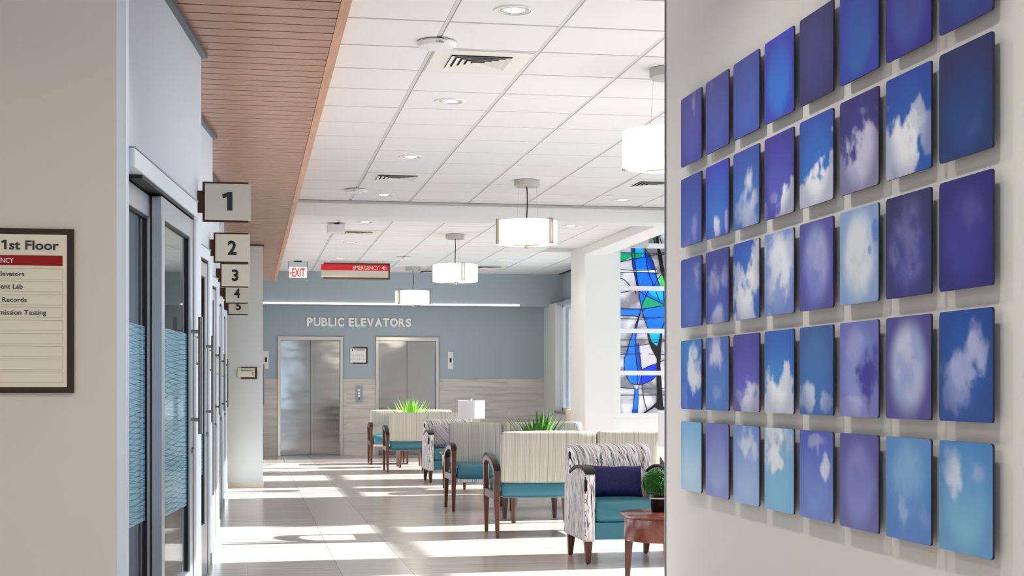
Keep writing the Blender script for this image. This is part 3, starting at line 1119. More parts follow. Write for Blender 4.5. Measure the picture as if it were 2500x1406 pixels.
# directory
t = thing('directory_sign', 'bronze framed first floor directory on the beige wall', 'sign', (-.975, 5.494, 1.175), 0)
DX = lambda u: -.609 + (u - 182) * .001404 + .975
DZ = lambda v: .584 - (v - 561) * .001467
fr = MB().box(0, .366, -.018, -.001, 0, .584)
obj('frame', fr, M['bronze'], t, bevel=.002)
obj('panel', MB().box(.024, DX(165), -.021, -.018, DZ(945), DZ(576)), M['cream'], t)
ti = text('title', 'st Floor', M['black'], t, w=DX(146) - DX(25), h=DZ(590) - DZ(612.5), at=(DX(146), -.0215, DZ(612.5)), align='R', bold=.02)
one = [(0, 0), (.0085, 0), (.0085, .033), (.001, .033), (-.010, .028), (-.008, .0215), (0, .0245)]
obj('title_numeral', MB().prism_y([(DX(13) + x, DZ(612.5) + z) for x, z in one], -.0235, -.0215), M['black'], ti)
bar = obj('red_bar', MB().box(.034, DX(155), -.0225, -.021, DZ(651), DZ(626.5)), M['sign_red'], t)
text('bar_lettering', 'EMERGENCY', M['white_letter'], bar, w=DX(36) - .042, h=DZ(633) - DZ(645.5), at=(DX(36), -.0228, DZ(645.5)), align='R', bold=.003)
rows = [(670.5, 'Public Elevators', 62), (701, 'Outpatient Lab', 58), (733, 'Medical Records', 67.5), (763.5, 'Pre-Admission Testing', 115), (795, 'Imaging', 3), (827, '', 0), (858, '', 0), (889, '', 0), (920, '', 0)]
for v, s_, ur in rows:
    sl = obj('slot', MB().frame_y(.034, DX(156), DZ(v + 13.5), DZ(v - 12.5), .0012, -.0222, -.021), M['slot_edge'], t)
    if s_:
        text('slot_lettering', s_, M['black'], sl, w=DX(ur) - .038, h=.0175, at=(DX(ur), -.0214, DZ(v + 6.5)), align='R', bold=.004)

# exit sign
t = thing('exit_sign', 'white exit sign with red letters hanging below the ceiling', 'sign', (.646, 24.0, 2.968), 0)
obj('face_panel', MB().box(.012, .292, -.012, .012, 0, .175), M['exit_face'], t, bevel=.002)
obj('mount', MB().box(.085, .215, -.03, .03, .254, .270), M['cord'], t)
for x in (.004, .298):
    obj('hanger', MB().box(x - .004, x + .004, -.006, .006, .15, .262), M['cord'], t)
obj('glass_edge', MB().box(0, .302, -.004, .004, .17, .26), M['glass'], t)
text('exit_letters', 'EXIT', M['red_exit'], t, w=.205, h=.137, at=(.16, -.0125, .02), bold=.012)
ch = MB()
ch.prism_y([(.040, .100), (.018, .070), (.040, .040), (.046, .046), (.030, .070), (.046, .094)], -.0145, -.0122)
obj('chevron', ch, M['red_exit'], t)

# emergency sign
t = thing('emergency_sign', 'long red and cream emergency sign with left arrow under the ceiling', 'sign', (1.162, 23.9, 2.95), 0)
obj('back_plate', MB().box(.04, 1.102, .0, .014, 0, .262), M['brown_light'], t, bevel=.002)
obj('red_panel', MB().box(0, 1.075, -.014, 0, .138, .235), M['em_red'], t)
obj('cream_panel', MB().box(0, 1.075, -.014, 0, .028, .138), M['sign_face'], t)
for x in (.08, .92):
    obj('hanger', MB().box(x, x + .06, .002, .012, .26, .29), M['plastic'], t)
text('lettering', 'EMERGENCY', M['white_letter'], t, w=.42, h=.062, at=(.925, -.0145, .156), align='R', bold=.004)
a = MB()
a.box(.99, 1.045, -.016, -.014, .180, .194)
a.add([(.972, -.016, .187), (1.006, -.016, .221), (1.020, -.016, .221), (.992, -.016, .187), (1.020, -.016, .153), (1.006, -.016, .153)], [(0, 3, 2, 1), (0, 5, 4, 3)])
obj('arrow', a, M['white_letter'], t)

# wall lettering, each letter separate
t = thing('wall_lettering', 'white raised PUBLIC ELEVATORS letters on the blue wall', 'sign', (1.031, FARY, 2.309), 0)
xcur = 0
cu_w = []
for ch_ in 'PUBLIC ELEVATORS':
    cu_w.append({'I': .05, ' ': .062, 'E': .098, 'L': .095, 'B': .112, 'P': .106, 'S': .098, 'A': .132, 'V': .128, 'T': .112, 'O': .142, 'C': .116, 'U': .124, 'R': .114}[ch_])
tot = sum(cu_w)
for ch_, cw in zip('PUBLIC ELEVATORS', cu_w):
    cw2 = cw * 1.868 / tot
    if ch_ != ' ':
        text('letter', ch_, M['white_letter'], t, w=cw2 * (.90 if ch_ != 'I' else .52), h=.146, at=(xcur + cw2 / 2, -.006, 0), depth=.02, bold=.04)
    xcur += cw2

# ================================================================== ELEVATORS
def elevator(x0, x1, label):
    t = thing('elevator', label, 'elevator', (x0, FARY, 0), 0, 'steel elevators in the far wall')
    w = x1 - x0
    jw = .052
    fr = MB().box(0, jw, -.03, .16, 0, ETOP).box(w - jw, w, -.03, .16, 0, ETOP).box(0, w, -.035, .16, ETOP - .055, ETOP + .012)
    obj('door_surround', fr, M['steel_frame'], t, bevel=.003)
    mid = w / 2
    for a, b in ((jw, mid - .002), (mid + .002, w - jw)):
        obj('door_panel', MB().box(a, b, .06, .09, .012, ETOP - .05), M['steel'], t, bevel=.002)
    obj('sill', MB().box(jw, w - jw, -.01, .1, 0, .012), M['alu_dark'], t)
    return t


elevator(*EL[0], 'brushed steel elevator nearer the white pillar, fully in view')
elevator(*EL[1], 'brushed steel elevator partly hidden behind the benches')
for x, lb in ((.271, 'elevator indicator plate with dark display beside the pillar'), (3.559, 'elevator indicator plate with dark display beyond the second elevator')):
    t = thing('elevator_indicator', lb, 'indicator', (x, FARY, 1.545), 0, 'elevator indicators')
    obj('plate', MB().box(0, .1, -.012, -.001, 0, .31), M['plastic'], t, bevel=.002)
    obj('display', MB().box(.032, .07, -.014, -.012, .12, .2), M['cord'], t)
t = thing('call_panel', 'steel elevator call button panel on the stone wainscot', 'panel', (1.9, FARY - .012, .948), 0)
obj('plate', MB().box(0, .125, -.008, -.001, 0, .3), M['panel_blue'], t, bevel=.001)
for z, m_ in ((.215, 'white_letter'), (.165, 'white_letter'), (.115, 'white_letter'), (.065, 'red_dot')):
    obj('button', MB().box(.044, .080, -.012, -.008, z - .016, z + .016), M[m_], t)
t = thing('notice_plate', 'brown framed evacuation notice between the two elevators', 'notice', (1.806, FARY, 1.637), 0)
obj('back_plate', MB().box(.05, .308, -.012, -.001, 0, .3), M['brown'], t, bevel=.001)
obj('sheet', MB().box(0, .28, -.022, -.012, .02, .272), M['paper'], t)
mk = MB().box(.03, .05, -.0225, -.022, .228, .258)
for k in range(11):
    mk.box(.075 + k * .017, .087 + k * .017, -.0225, -.022, .245, .257)
    if k > 1:
        mk.box(.075 + k * .017, .087 + k * .017, -.0225, -.022, .227, .238)
obj('heading_marks', mk, M['black'], t)
mk = MB()
for k in range(7):
    mk.box(.03 + k * .034, .033 + k * .034, -.0225, -.022, .05 + .02 * (k % 3), .19 - .015 * (k % 2))
    mk.box(.03, .25 - .02 * (k % 3), -.0225, -.022, .05 + k * .023, .052 + k * .023)
obj('plan_lines', mk, M['ink'], t)

t = tag(obj('led_strip', MB().box(.15, 4.78, 26.035, 26.049, 2.664, 2.692), M['led']), 'long white linear light along the foot of the blue bulkhead', 'light')

# ================================================================== CEILING FITTINGS
DL = [(1.423, 7.898, 'nearest recessed downlight, at the top of the picture'), (1.423, 10.48, 'recessed downlight just beyond the large square vent'),
      (1.423, 13.063, 'recessed downlight just before the second square vent'), (1.423, 15.645, 'recessed downlight close before the white cross beam'),
      (4.005, 15.645, 'recessed downlight near the beam and the art wall edge'), (1.423, 18.228, 'first downlight beyond the beam, above the white ceiling box'),
      (1.423, 20.81, 'second downlight beyond the beam, just past the far vent'), (1.423, 23.39, 'downlight above the red emergency sign'),
      (4.005, 18.228, 'downlight beyond the beam beside the big pendant lamp'), (4.005, 23.39, 'downlight above the column side of the third pendant'),
      (4.005, 20.81, 'downlight before the column in the waiting area ceiling')]
first = None
for x, y, lb in DL:
    if first is None:
        t = thing('downlight', lb, 'ceiling light', (x, y, CEIL), 0, 'recessed downlights')
        obj('trim_ring', MB().lathe([(.088, -.001), (.090, -.008), (.112, -.007), (.114, 0), (.112, .001), (.088, .001)], n=36, cap=False), M['vent'], t, smooth=True)
        obj('reflector', MB().lathe([(.088, -.002), (.082, -.0035), (.06, -.0045), (.055, -.003)], n=36, cap=False), M['reflector'], t, smooth=True)
        obj('lens', MB().lathe([(.0001, -.004), (.084, -.0035)], n=30, cap=False), M['lamp_bulb'], t)
        first = t
    else:
        dup(first, (x, y, CEIL), 0, lb)
    area('downlight_beam', (x, y, CEIL - .012), .16, 5, (1, .94, .87), spread=2.4)
for x, y in ((.777, 5.315), (.777, 2.733), (.777, .15), (-1.16, 2.733)):  # unseen fill lamps, added to brighten the foreground walls
    area('downlight_beam', (x, y, CEIL - .012), .16, 20, (1, .95, .89), spread=2.6)
    dup(first, (x, y, CEIL), 0, 'unseen fill downlight added over the entrance corridor')


def vent(x, y, lb, first):
    if first:
        return dup(first, (x, y, CEIL), 0, lb)
    t = thing('ceiling_vent', lb, 'vent', (x, y, CEIL), 0, 'square ceiling vents')
    h = PIT / 2 - .02
    a = .19
    mb = MB().box(-h, -a, -h, h, -.006, -.001).box(a, h, -h, h, -.006, -.001).box(-a, a, -h, -a, -.006, -.001).box(-a, a, a, h, -.006, -.001)
    obj('face_plate', mb, M['vent'], t, bevel=.001)
    obj('throat', MB().box(-a, a, -a, a, -.0015, -.0005), M['vent_dark'], t)
    for k, q in enumerate((.188, .15, .112, .074, .036)):
        lv = MB()
        i_ = q - .030
        zt, zb = -.002, -.016
        vs = []
        for s_, z in ((i_ if i_ > 0 else .004, zt), (q, zb), (q + .003, zb)):
            vs += [(-s_, -s_, z), (s_, -s_, z), (s_, s_, z), (-s_, s_, z)]
        fs = []
        for l in range(2):
            for e in range(4):
                fs.append((l * 4 + e, l * 4 + (e + 1) % 4, l * 4 + 4 + (e + 1) % 4, l * 4 + 4 + e))
        lv.add(vs, fs)
        obj('louver', lv, M['vent'], t)
    return t


v0 = vent(1.423, 9.189, 'largest square louvered vent in the near ceiling', None)
for x, y, lb in ((1.423, 14.354, 'square louvered vent before the cross beam'), (4.005, 14.354, 'square louvered vent cut off by the art wall edge'),
                 (1.423, 19.519, 'square louvered vent beyond the beam by the ceiling box'), (4.005, 24.68, 'square louvered vent near the far blue wall')):
    vent(x, y, lb, v0)


def wifi(x, y, lb, first):
    if first:
        return dup(first, (x, y, CEIL), 0, lb)
    t = thing('ceiling_sensor', lb, 'sensor', (x, y, CEIL), .3, 'round ceiling sensors')
    obj('housing', MB().lathe([(.03, -.001), (.115, -.006), (.118, -.016), (.105, -.036), (.07, -.044), (.0001, -.045)], n=32), M['plastic'], t, smooth=True)
    obj('clip', MB().box(-.012, .012, -.128, -.10, -.012, -.001), M['canopy'], t)
    text('marking', '1-801', M['ink'], t, w=.05, h=.012, at=(-.03, -.1085, -.032), depth=.004)
    return t


s0 = wifi(1.10, 8.69, 'round white ceiling sensor beside the large vent', None)
wifi(1.10, 15.28, 'round white ceiling sensor just before the cross beam', s0)
wifi(2.391, 22.98, 'small white ceiling sensor above the emergency sign end', s0)
t = thing('ceiling_box', 'square white box hanging on a short bracket beyond the beam', 'box', (1.09, 18.45, CEIL), 0)
obj('housing', MB().box(-.12, .10, -.08, .08, -.12, -.02), M['plastic'], t, bevel=.008)
obj('bracket', MB().box(-.03, .03, -.03, .03, -.02, -.001), M['cord'], t)
t = thing('ceiling_bracket', 'thin dark ceiling bracket beside the third pendant shade', 'bracket', (2.94, 25.4, CEIL), 0)
obj('arm', MB().tube([(.0, 0, -.03), (.30, 0, -.022)], .009, 8), M['cord'], t)
obj('stem', MB().tube([(.28, 0, -.022), (.28, 0, -.001)], .008, 8), M['cord'], t)
obj('tip', MB().tube([(.0, 0, -.03), (.0, 0, -.075)], .008, 8), M['cord'], t)


# pendants
def pendant(x, y, rz, lb, first):
    if first:
        return dup(first, (x, y, CEIL), rz, lb)
    t = thing('pendant_lamp', lb, 'pendant lamp', (x, y, CEIL), rz, 'drum pendant lamps in a line')
    R = .30
    zt, zb = -.405, -.628
    obj('canopy', MB().lathe([(.122, -.001), (.125, -.004), (.125, -.058), (.118, -.064), (.0001, -.064)], n=36), M['canopy'], t, smooth=True)
    obj('cord', MB().tube([(0, 0, -.06), (.006, .002, -.15), (.008, .0, -.25), (.002, -.002, -.34), (0, 0, -.45)], .006, 8), M['cord'], t, smooth=True)
    for k in range(3):
        a = k * 2 * PI / 3 + .3
        obj('hanging_wire', MB().tube([(.1 * math.cos(a), .1 * math.sin(a), -.06), (.12 * math.cos(a), .12 * math.sin(a), -.42)], .0012, 6), M['wire'], t)
    for k in range(3):
        a0 = k * 2 * PI / 3 + .03
        a1 = (k + 1) * 2 * PI / 3 - .03
        obj('shade', MB().lathe([(R, zt), (R, zb), (R - .006, zb), (R - .006, zt), (R, zt)], n=16, cap=False, a0=a0, a1=a1), M['shade'], t, smooth=True)
    obj('bottom_diffuser', MB().lathe([(.0001, -.632), (R - .03, -.632), (R - .012, -.622), (R - .008, -.60)], n=48, cap=False), M['diffuser'], t, smooth=True)
    obj('top_diffuser', MB().lathe([(.0001, -.43), (R - .01, -.43)], n=48, cap=False), M['diffuser'], t)
    for k in range(3):
        a = k * 2 * PI / 3
        mt = Matrix.Rotation(a, 4, 'Z')
        b = MB()
        for s_ in (-.017, .017):
            b.box(R - .004, R + .014, s_ - .006, s_ + .006, zb - .004, zt + .012, mt)
        b.box(R - .01, R + .014, -.022, .022, zt + .004, zt + .014, mt)
        b.box(R - .01, R + .014, -.022, .022, zb - .006, zb + .004, mt)
        br = obj('shade_bar', b, M['nickel'], t)
        obj('spoke', MB().box(.0, R * .5, -.005, .005, -.648, -.638, mt), M['nickel'], br)
    obj('finial', MB().lathe([(.012, -.632), (.014, -.65), (.024, -.652), (.024, -.668), (.0001, -.67)], n=16), M['nickel'], t, smooth=True)
    return t


def bar_rot(deg):   # angle of one bar seen from the camera side, 0 = facing the camera, + = toward the glazing
    return math.radians(-90 + deg)


PEN = [(2.66, 9.18, -7, 'nearest drum pendant, half hidden by the art wall edge'), (2.705, 14.33, 40, 'second drum pendant, hanging before the cross beam'),
       (2.715, 19.51, 12, 'third drum pendant, hanging just beyond the cross beam'), (2.745, 24.88, 64, 'farthest drum pendant, smallest, in front of the blue wall')]
p0 = None
for x, y, dg, lb in PEN:
    q = pendant(x, y, bar_rot(dg), lb, p0)
    p0 = p0 or q
    l = bpy.data.lights.new('pendant_glow', 'POINT')
    l.energy = 8
    l.color = (1, .92, .80)
    l.shadow_soft_size = .28
    o = bpy.data.objects.new('pendant_glow', l)
    COL.objects.link(o)
    o.location = (x, y, CEIL - .70 - .29)


# ================================================================== FURNITURE
def soft_box(x0, x1, y0, y1, z0, z1, r=.03, shear=0.0, bulge=.012):
    """cushion: subdivided box with rounded edges; shear leans it back (+y) with height"""
    n = 8
    mb = MB()
    cx, cy, cz = (x0 + x1) / 2, (y0 + y1) / 2, (z0 + z1) / 2
    hx, hy, hz = (x1 - x0) / 2, (y1 - y0) / 2, (z1 - z0) / 2

    def ticks(h):
        a = [-h, -h + r * .3, -h + r]
        m_ = [-h + r + (2 * h - 2 * r) * k / 5 for k in range(1, 5)]
        return a + m_ + [h - r, h - r * .3, h]
    X, Y, Z = ticks(hx), ticks(hy), ticks(hz)

    def pt(p):
        q = [0, 0, 0]
        h = (hx, hy, hz)
        inner = [max(-h[k] + r, min(h[k] - r, p[k])) for k in range(3)]
        d = Vector([p[k] - inner[k] for k in range(3)])
        if d.length > 1e-9:
            d = d.normalized() * r
        v = Vector(inner) + d
        bx = (1 - (v.x / hx) ** 2) if hx else 0
        bz = (1 - (v.z / hz) ** 2) if hz else 0
        by = (1 - (v.y / hy) ** 2) if hy else 0
        v.y += bulge * max(0, bx) * max(0, bz) * (v.y / hy)
        v.z += bulge * max(0, bx) * max(0, by) * (v.z / hz)
        v.y += shear * (v.z + hz)
        return (cx + v.x, cy + v.y, cz + v.z)
    idx = {}

    def vid(i, j, k):
        key = (i, j, k)
        if key not in idx:
            idx[key] = len(mb.v)
            mb.v.append(pt((X[i], Y[j], Z[k])))
        return idx[key]
    m_ = len(X) - 1
    for i in range(m_):
        for j in range(m_):
            for k in (0, m_):
                mb.f.append((vid(i, j, k), vid(i + 1, j, k), vid(i + 1, j + 1, k), vid(i, j + 1, k)))
                mb.f.append((vid(i, k, j), vid(i + 1, k, j), vid(i + 1, k, j + 1), vid(i, k, j + 1)))
                mb.f.append((vid(k, i, j), vid(k, i + 1, j), vid(k, i + 1, j + 1), vid(k, i, j + 1)))
    return mb


def bench(label, loc, rz, widths):
    """ganged seat for two; local: faces -y, x from 0 (first arm) to right, front legs at y=0, rear legs at y=.56"""
    t = thing('waiting_bench', label, 'bench', loc, rz, 'two seat waiting benches')
    W = widths[0] + widths[1] + .08
    D = .56
    splits = [0, widths[0] + .04, W]
    # arms: one bent wooden frame each side
    for sx in (0, W):
        fr = MB()
        fr.taper((sx, .03, .0), (.014, .016), (sx, .015, .30), (.022, .025))
        fr.taper((sx, .015, .30), (.022, .025), (sx, .012, .60), (.021, .022))
        fr.taper((sx, D + .03, .0), (.014, .016), (sx, D - .02, .30), (.022, .025))
        fr.taper((sx, D - .02, .30), (.022, .025), (sx, D - .012, .535), (.021, .022))
        fr.box(sx - .018, sx + .018, .0, D, .30, .365)
        ys = [-.015, .0, .04, .10, .18, .28, .38, .46, .53, D + .012]
        zs = [.600, .622, .640, .652, .655, .648, .630, .606, .575, .540]
        top = [(y, z - .010) for y, z in zip(ys, zs)]
        bot = [(y + (.035 if i < 3 else 0) - (.03 if i > 7 else 0), z - .055 - (.02 if i in (0, 9) else 0)) for i, (y, z) in enumerate(zip(ys, zs))]
        bot[0] = (-.015, .56)
        bot[1] = (.034, .565)
        bot[-1] = (D + .012, .49)
        bot[-2] = (D - .035, .50)
        fr.ribbon_x(top, bot, sx - .024, sx + .024)
        af = obj('arm_frame', fr, M['chair_wood'], t, bevel=.004)
        cp = MB()
        ct = [(y, z + .008) for y, z in zip(ys, zs)]
        cb = [(y, z - .010) for y, z in zip(ys, zs)]
        cp.ribbon_x(ct, cb, sx - .027, sx + .027)
        obj('arm_cap', cp, M['arm_cap'], af, bevel=.004)
        ft = MB()
        for y in (.03, D + .03):
            ft.lathe([(.010, -.006), (.012, .0), (.012, .006)], (sx, y, .006), 10)
        obj('glide', ft, M['arm_cap'], af)
    xm = splits[1]
    for y, dy in ((.03, -.015), (D + .03, -.05)):
        lg = MB().taper((xm, y, .0), (.013, .015), (xm, y + dy, .31), (.022, .025))
        obj('leg', lg, M['chair_wood'], t, bevel=.003)
    rl = MB().box(.02, W - .02, .08, .12, .318, .345).box(.02, W - .02, D - .14, D - .10, .318, .345)
    obj('seat_rail', rl, M['chair_wood'], t)
    for k in (0, 1):
        a, b = splits[k] + .028, splits[k + 1] - .028
        if k == 0:
            b = splits[1] - .008
        else:
            a = splits[1] + .008
        obj('seat', soft_box(a, b, -.03, D - .02, .312, .452, .045, 0, .012), M['teal'], t, smooth=True)
        obj('front_skirt', MB().box(a + .01, b - .01, .0, .03, .285, .318), M['wavy'], t)
        obj('backrest', soft_box(a, b, D - .06, D + .02, .440, .846, .024, .12, .008), M['stripe'], t, smooth=True)
    return t


bench('pale striped bench facing the camera behind the dark green plant', (1.965, 14.21, 0), 0, (.525, .765))
bench('largest striped bench seen from behind beside the navy pillow armchair', (1.965 + 1.37, 12.26, 0), PI, (.525, .765))
bench('distant striped bench facing the camera below the second elevator', (1.918, 23.29, 0), 0, (.525, .765))
bench('distant striped bench seen from behind near the white table lamp', (1.968 + 1.37, 21.70, 0), PI, (.765, .525))


def armchair(label, loc, rz):
    """local: faces -y; x 0..0.64, front of arms y=0"""
    t = thing('armchair', label, 'armchair', loc, rz, 'upholstered armchairs with wavy stripes')
    W, D = .635, .66
    at = .075
    for s_ in (0, 1):
        x0, x1 = (0, at) if s_ == 0 else (W - at, W)
        prof = [(.0, .17), (.0, .615), (.03, .632), (.10, .646), (.18, .650), (.30, .643), (.42, .618), (.52, .575), (.60, .54), (.66, .53), (.68, .155), (.3, .155), (.03, .155)]
        ar = obj('arm', MB().prism_x(prof, x0, x1), M['wavy'], t, bevel=.016, seg=3)
        ys = [-.012, .0, .04, .10, .18, .28, .38, .46, .50]
        zs = [.622, .632, .645, .656, .662, .658, .642, .618, .604]
        cp = MB().ribbon_x([(y, z + .006) for y, z in zip(ys, zs)], [(y, z - .012) for y, z in zip(ys, zs)], x0 - .004, x1 + .004)
        obj('arm_cap', cp, M['arm_cap'], ar, bevel=.006)
    obj('seat_cushion', soft_box(at + .002, W - at - .002, -.005, .56, .288, .425, .03, 0, .012), M['teal'], t, smooth=True)
    obj('front_panel', MB().box(at + .001, W - at - .001, .004, .60, .170, .287), M['teal'], t, bevel=.006)
    # back: rolled top
    pr = [(.50, .36), (.545, .60), (.575, .74), (.60, .782), (.64, .796), (.685, .785), (.71, .75), (.715, .68), (.69, .40), (.67, .16), (.52, .16)]
    obj('backrest', MB().prism_x(pr, .015, W - .015), M['wavy'], t, bevel=.02, seg=3)
    for x in (.038, W - .038):
        for y, sp in ((.07, 0), (.60, .03)):
            lg = obj('leg', MB().taper((x, y + sp, .008), (.016, .016), (x, y, .165), (.028, .026)), M['chair_wood'], t, bevel=.003)
            obj('glide', MB().lathe([(.010, 0), (.012, .004), (.012, .010)], (x, y + sp, 0), 10), M['arm_cap'], lg)
    return t


armchair('near wavy striped armchair holding the navy pillow', (2.238, 9.748, 0), 0)
armchair('middle wavy striped armchair holding the grey pillow', (2.238, 18.55, 0), 0)
armchair('far wavy striped armchair almost hidden behind the bench backs', (3.31, 16.66, 0), 0)


def pillow(name, label, m, loc, rot, w, h, th):
    n = 14
    mb = MB()
    for s_ in (1, -1):
        vs = []
        for j in range(n + 1):
            for i in range(n + 1):
                u, v = i / n * 2 - 1, j / n * 2 - 1
                k = max(0, (1 - u ** 4) * (1 - v ** 4)) ** .5
                pin = 1 - .06 * (1 - abs(u)) * abs(v) - .0
                vs.append((u * w / 2 * (1 - .05 * (1 - v * v) * abs(u)), -s_ * th / 2 * k, v * h / 2 * (1 - .10 * (1 - u * u) * abs(v)) + .008 * noise.noise(Vector((u * 2, v * 2, 3)))))
        fs = []
        for j in range(n):
            for i in range(n):
                p = j * (n + 1) + i
                fs.append((p, p + 1, p + n + 2, p + n + 1))
        mb.add(vs, fs)
    o = obj(name, mb, m, smooth=True)
    o.location = loc
    o.rotation_euler = rot
    return tag(o, label, 'pillow')


pillow('lumbar_pillow', 'navy blue lumbar pillow on the near armchair', M['navy'], (2.556, 10.165, .537), (-.25, .02, 0), .39, .235, .13)
pillow('square_pillow', 'grey chevron pillow on the middle armchair', M['grey_pillow'], (2.50, 18.98, .575), (-.25, .06, 0), .32, .32, .12)

# tan vinyl chair behind the column
t = thing('guest_chair', 'tan vinyl chair partly hidden behind the white column', 'chair', (4.83, 21.82, 0), 0)
obj('seat', soft_box(.0, .5, .0, .5, .36, .46, .04), M['tan'], t, smooth=True)
obj('backrest', soft_box(.0, .5, .46, .54, .48, .88, .035, .15), M['tan'], t, smooth=True)
for x in (.04, .46):
    for y in (.04, .52):
        obj('leg', MB().taper((x, y, 0), (.014, .014), (x, y, .38), (.02, .02)), M['chair_wood'], t)
obj('side_rail', MB().box(.02, .06, .04, .54, .3, .36).box(.44, .48, .04, .54, .3, .36).box(.06, .44, .44, .5, .36, .55), M['chair_wood'], t)


def round_table(label, loc, rz, R=.30, top=.432):
    t = thing('side_table', label, 'table', loc, rz, 'round wooden side tables')
    obj('table_top', MB().lathe([(R - .03, top - .030), (R - .012, top - .022), (R, top - .010), (R, top - .003), (R - .004, top), (.0001, top)], n=56), M['table_wood'], t, smooth=True)
    obj('apron', MB().lathe([(R - .045, top - .165), (R - .04, top - .168), (R - .034, top - .16), (R - .034, top - .032), (R - .045, top - .028)], n=56), M['table_wood'], t, smooth=True)
    for k in range(4):
        a = k * PI / 2
        c, s_ = math.cos(a), math.sin(a)
        r0, r1 = R - .055, R - .065
        obj('leg', MB().taper((r0 * c, r0 * s_, 0), (.014, .014), (r1 * c, r1 * s_, top - .15), (.026, .026)), M['chair_wood'], t, bevel=.003)
    return t


round_table('near round mahogany table holding the clipped boxwood', (2.54, 8.8, 0), math.radians(-106))
round_table('round table under the dark green plant between benches', (2.56, 13.18, 0), PI / 4, R=.387)
round_table('round table under the white lamp beside the grey pillow armchair', (2.56, 17.6, 0), math.radians(-98))
round_table('far round table under the lime green plant', (2.44, 22.5, 0), PI / 4, R=.30)


def lamp(label, loc):
    t = thing('table_lamp', label, 'lamp', loc, 0, 'white drum table lamps')
    obj('base', MB().lathe([(.06, 0), (.06, .012), (.02, .02), (.032, .08), (.034, .16), (.028, .24), (.014, .28), (.010, .40), (.0001, .41)], n=28), M['lamp_base'], t, smooth=True)
    obj('shade', MB().lathe([(.160, .404), (.160, .616), (.157, .616), (.157, .404), (.160, .404)], n=40, cap=False), M['lamp_shade'], t, smooth=True)
    obj('harp', MB().tube([(0, 0, .40), (.0, .05, .47), (.0, .04, .58), (0, 0, .616), (0, 0, .625)], .003, 6).box(-.157, .157, -.002, .002, .606, .61), M['nickel'], t)
    obj('finial', MB().lathe([(.006, .618), (.010, .628), (.008, .638), (.0001, .645)], n=12), M['nickel'], t, smooth=True)
    return t


lamp('white drum table lamp standing out against the stone wainscot', (2.646, 17.6, .432))
lamp('white drum table lamp mostly hidden by the art wall edge', (2.648, 8.80, .432))


# plants
def spiky(label, loc, n, length, m, seed, spread=1.0):
    rnd = random.Random(seed)
    t = thing('potted_plant', label, 'plant', loc, 0)
    obj('pot', MB().lathe([(.075, 0), (.095, .10), (.10, .17), (.092, .17), (.085, .15), (.0001, .15)], n=28), M['pot'], t, smooth=True)
    fol = MB()
    for i in range(n):
        a = rnd.uniform(0, 2 * PI)
        el = rnd.uniform(.55, 1.5)
        L_ = length * rnd.uniform(.65, 1.05)
        wd_ = rnd.uniform(.008, .013)
        droop = rnd.uniform(.1, .7) * (1.4 - el)
        p = Vector((.03 * math.cos(a), .03 * math.sin(a), .15))
        vs = []
        k_ = 7
        side = Vector((-math.sin(a), math.cos(a), 0))
        for s_ in range(k_):
            f = s_ / (k_ - 1)
            e2 = el - droop * f
            w_ = wd_ * (1 - f ** 2) * (.5 + 1.1 * math.sin(min(1, f * 2.2) * PI / 2)) + .0006
            vs += [p - side * w_, p + Vector((0, 0, -.003)), p + side * w_]
            p = p + Vector((math.cos(a) * math.cos(e2) * spread, math.sin(a) * math.cos(e2) * spread, math.sin(e2))) * (L_ / (k_ - 1))
        fs = []
        for s_ in range(k_ - 1):
            o_ = s_ * 3
            fs += [(o_, o_ + 1, o_ + 4, o_ + 3), (o_ + 1, o_ + 2, o_ + 5, o_ + 4)]
        fol.add(vs, fs)
    f_ = obj('foliage', fol, m, t, smooth=True)
    f_['kind'] = 'stuff'
    return t


spiky('dark green spiky potted plant showing above the largest bench', (2.60, 13.2, .432), 150, .42, M['blade'], 3)
spiky('lime green spiky potted plant showing above the far benches', (2.44, 22.5, .432), 100, .50, M['blade_light'], 5, 1.0)

t = thing('boxwood_plant', 'clipped round boxwood in a black pot on the near table', 'plant', (2.508, 8.86, .432), 0)
obj('pot', MB().lathe([(.048, 0), (.052, .004), (.062, .09), (.064, .096), (.058, .096), (.055, .085), (.0001, .085)], n=32), M['pot'], t, smooth=True)
obj('pot_band', MB().lathe([(.0505, .012), (.0515, .020)], n=32, cap=False).lathe([(.0535, .030), (.0545, .034)], n=32, cap=False).lathe([(.0625, .080), (.0635, .088)], n=32, cap=False), M['pot_white'], t)
obj('stem', MB().lathe([(.0001, .11), (.06, .13), (.086, .175), (.07, .225), (.0001, .255)], n=20), M['twig'], t, smooth=True)
rnd = random.Random(4)
fol = MB()
for i in range(2600):
    z = rnd.uniform(-1, 1)
    a = rnd.uniform(0, 2 * PI)
    q = math.sqrt(1 - z * z)
    d = Vector((q * math.cos(a), q * math.sin(a), z))
    r = .105 * rnd.uniform(.80, 1.02)
    p = Vector((0, 0, .178)) + Vector((d.x * r, d.y * r, d.z * r * .82))
    if p.z < .088:
        continue
    t1 = d.orthogonal().normalized()
    t1.rotate(Matrix.Rotation(rnd.uniform(0, 6.28), 3, d))
    t2 = d.cross(t1)
    up = (d * rnd.uniform(.3, 1.2) + t1).normalized()
    l_ = rnd.uniform(.007, .012)
    w_ = l_ * .38
    fol.add([p - t2 * w_ * .2, p + up * l_ * .5 - t2 * w_, p + up * l_, p + up * l_ * .5 + t2 * w_], [(0, 1, 2, 3)])
f_ = obj('foliage', fol, M['leaf'], t)
f_['kind'] = 'stuff'

# ================================================================== STAINED GLASS
def GX(cx):
    return 5.368 + (cx - 470) * .002557


def GZ(cy):
    return .83 + (1282 - cy) * .002477


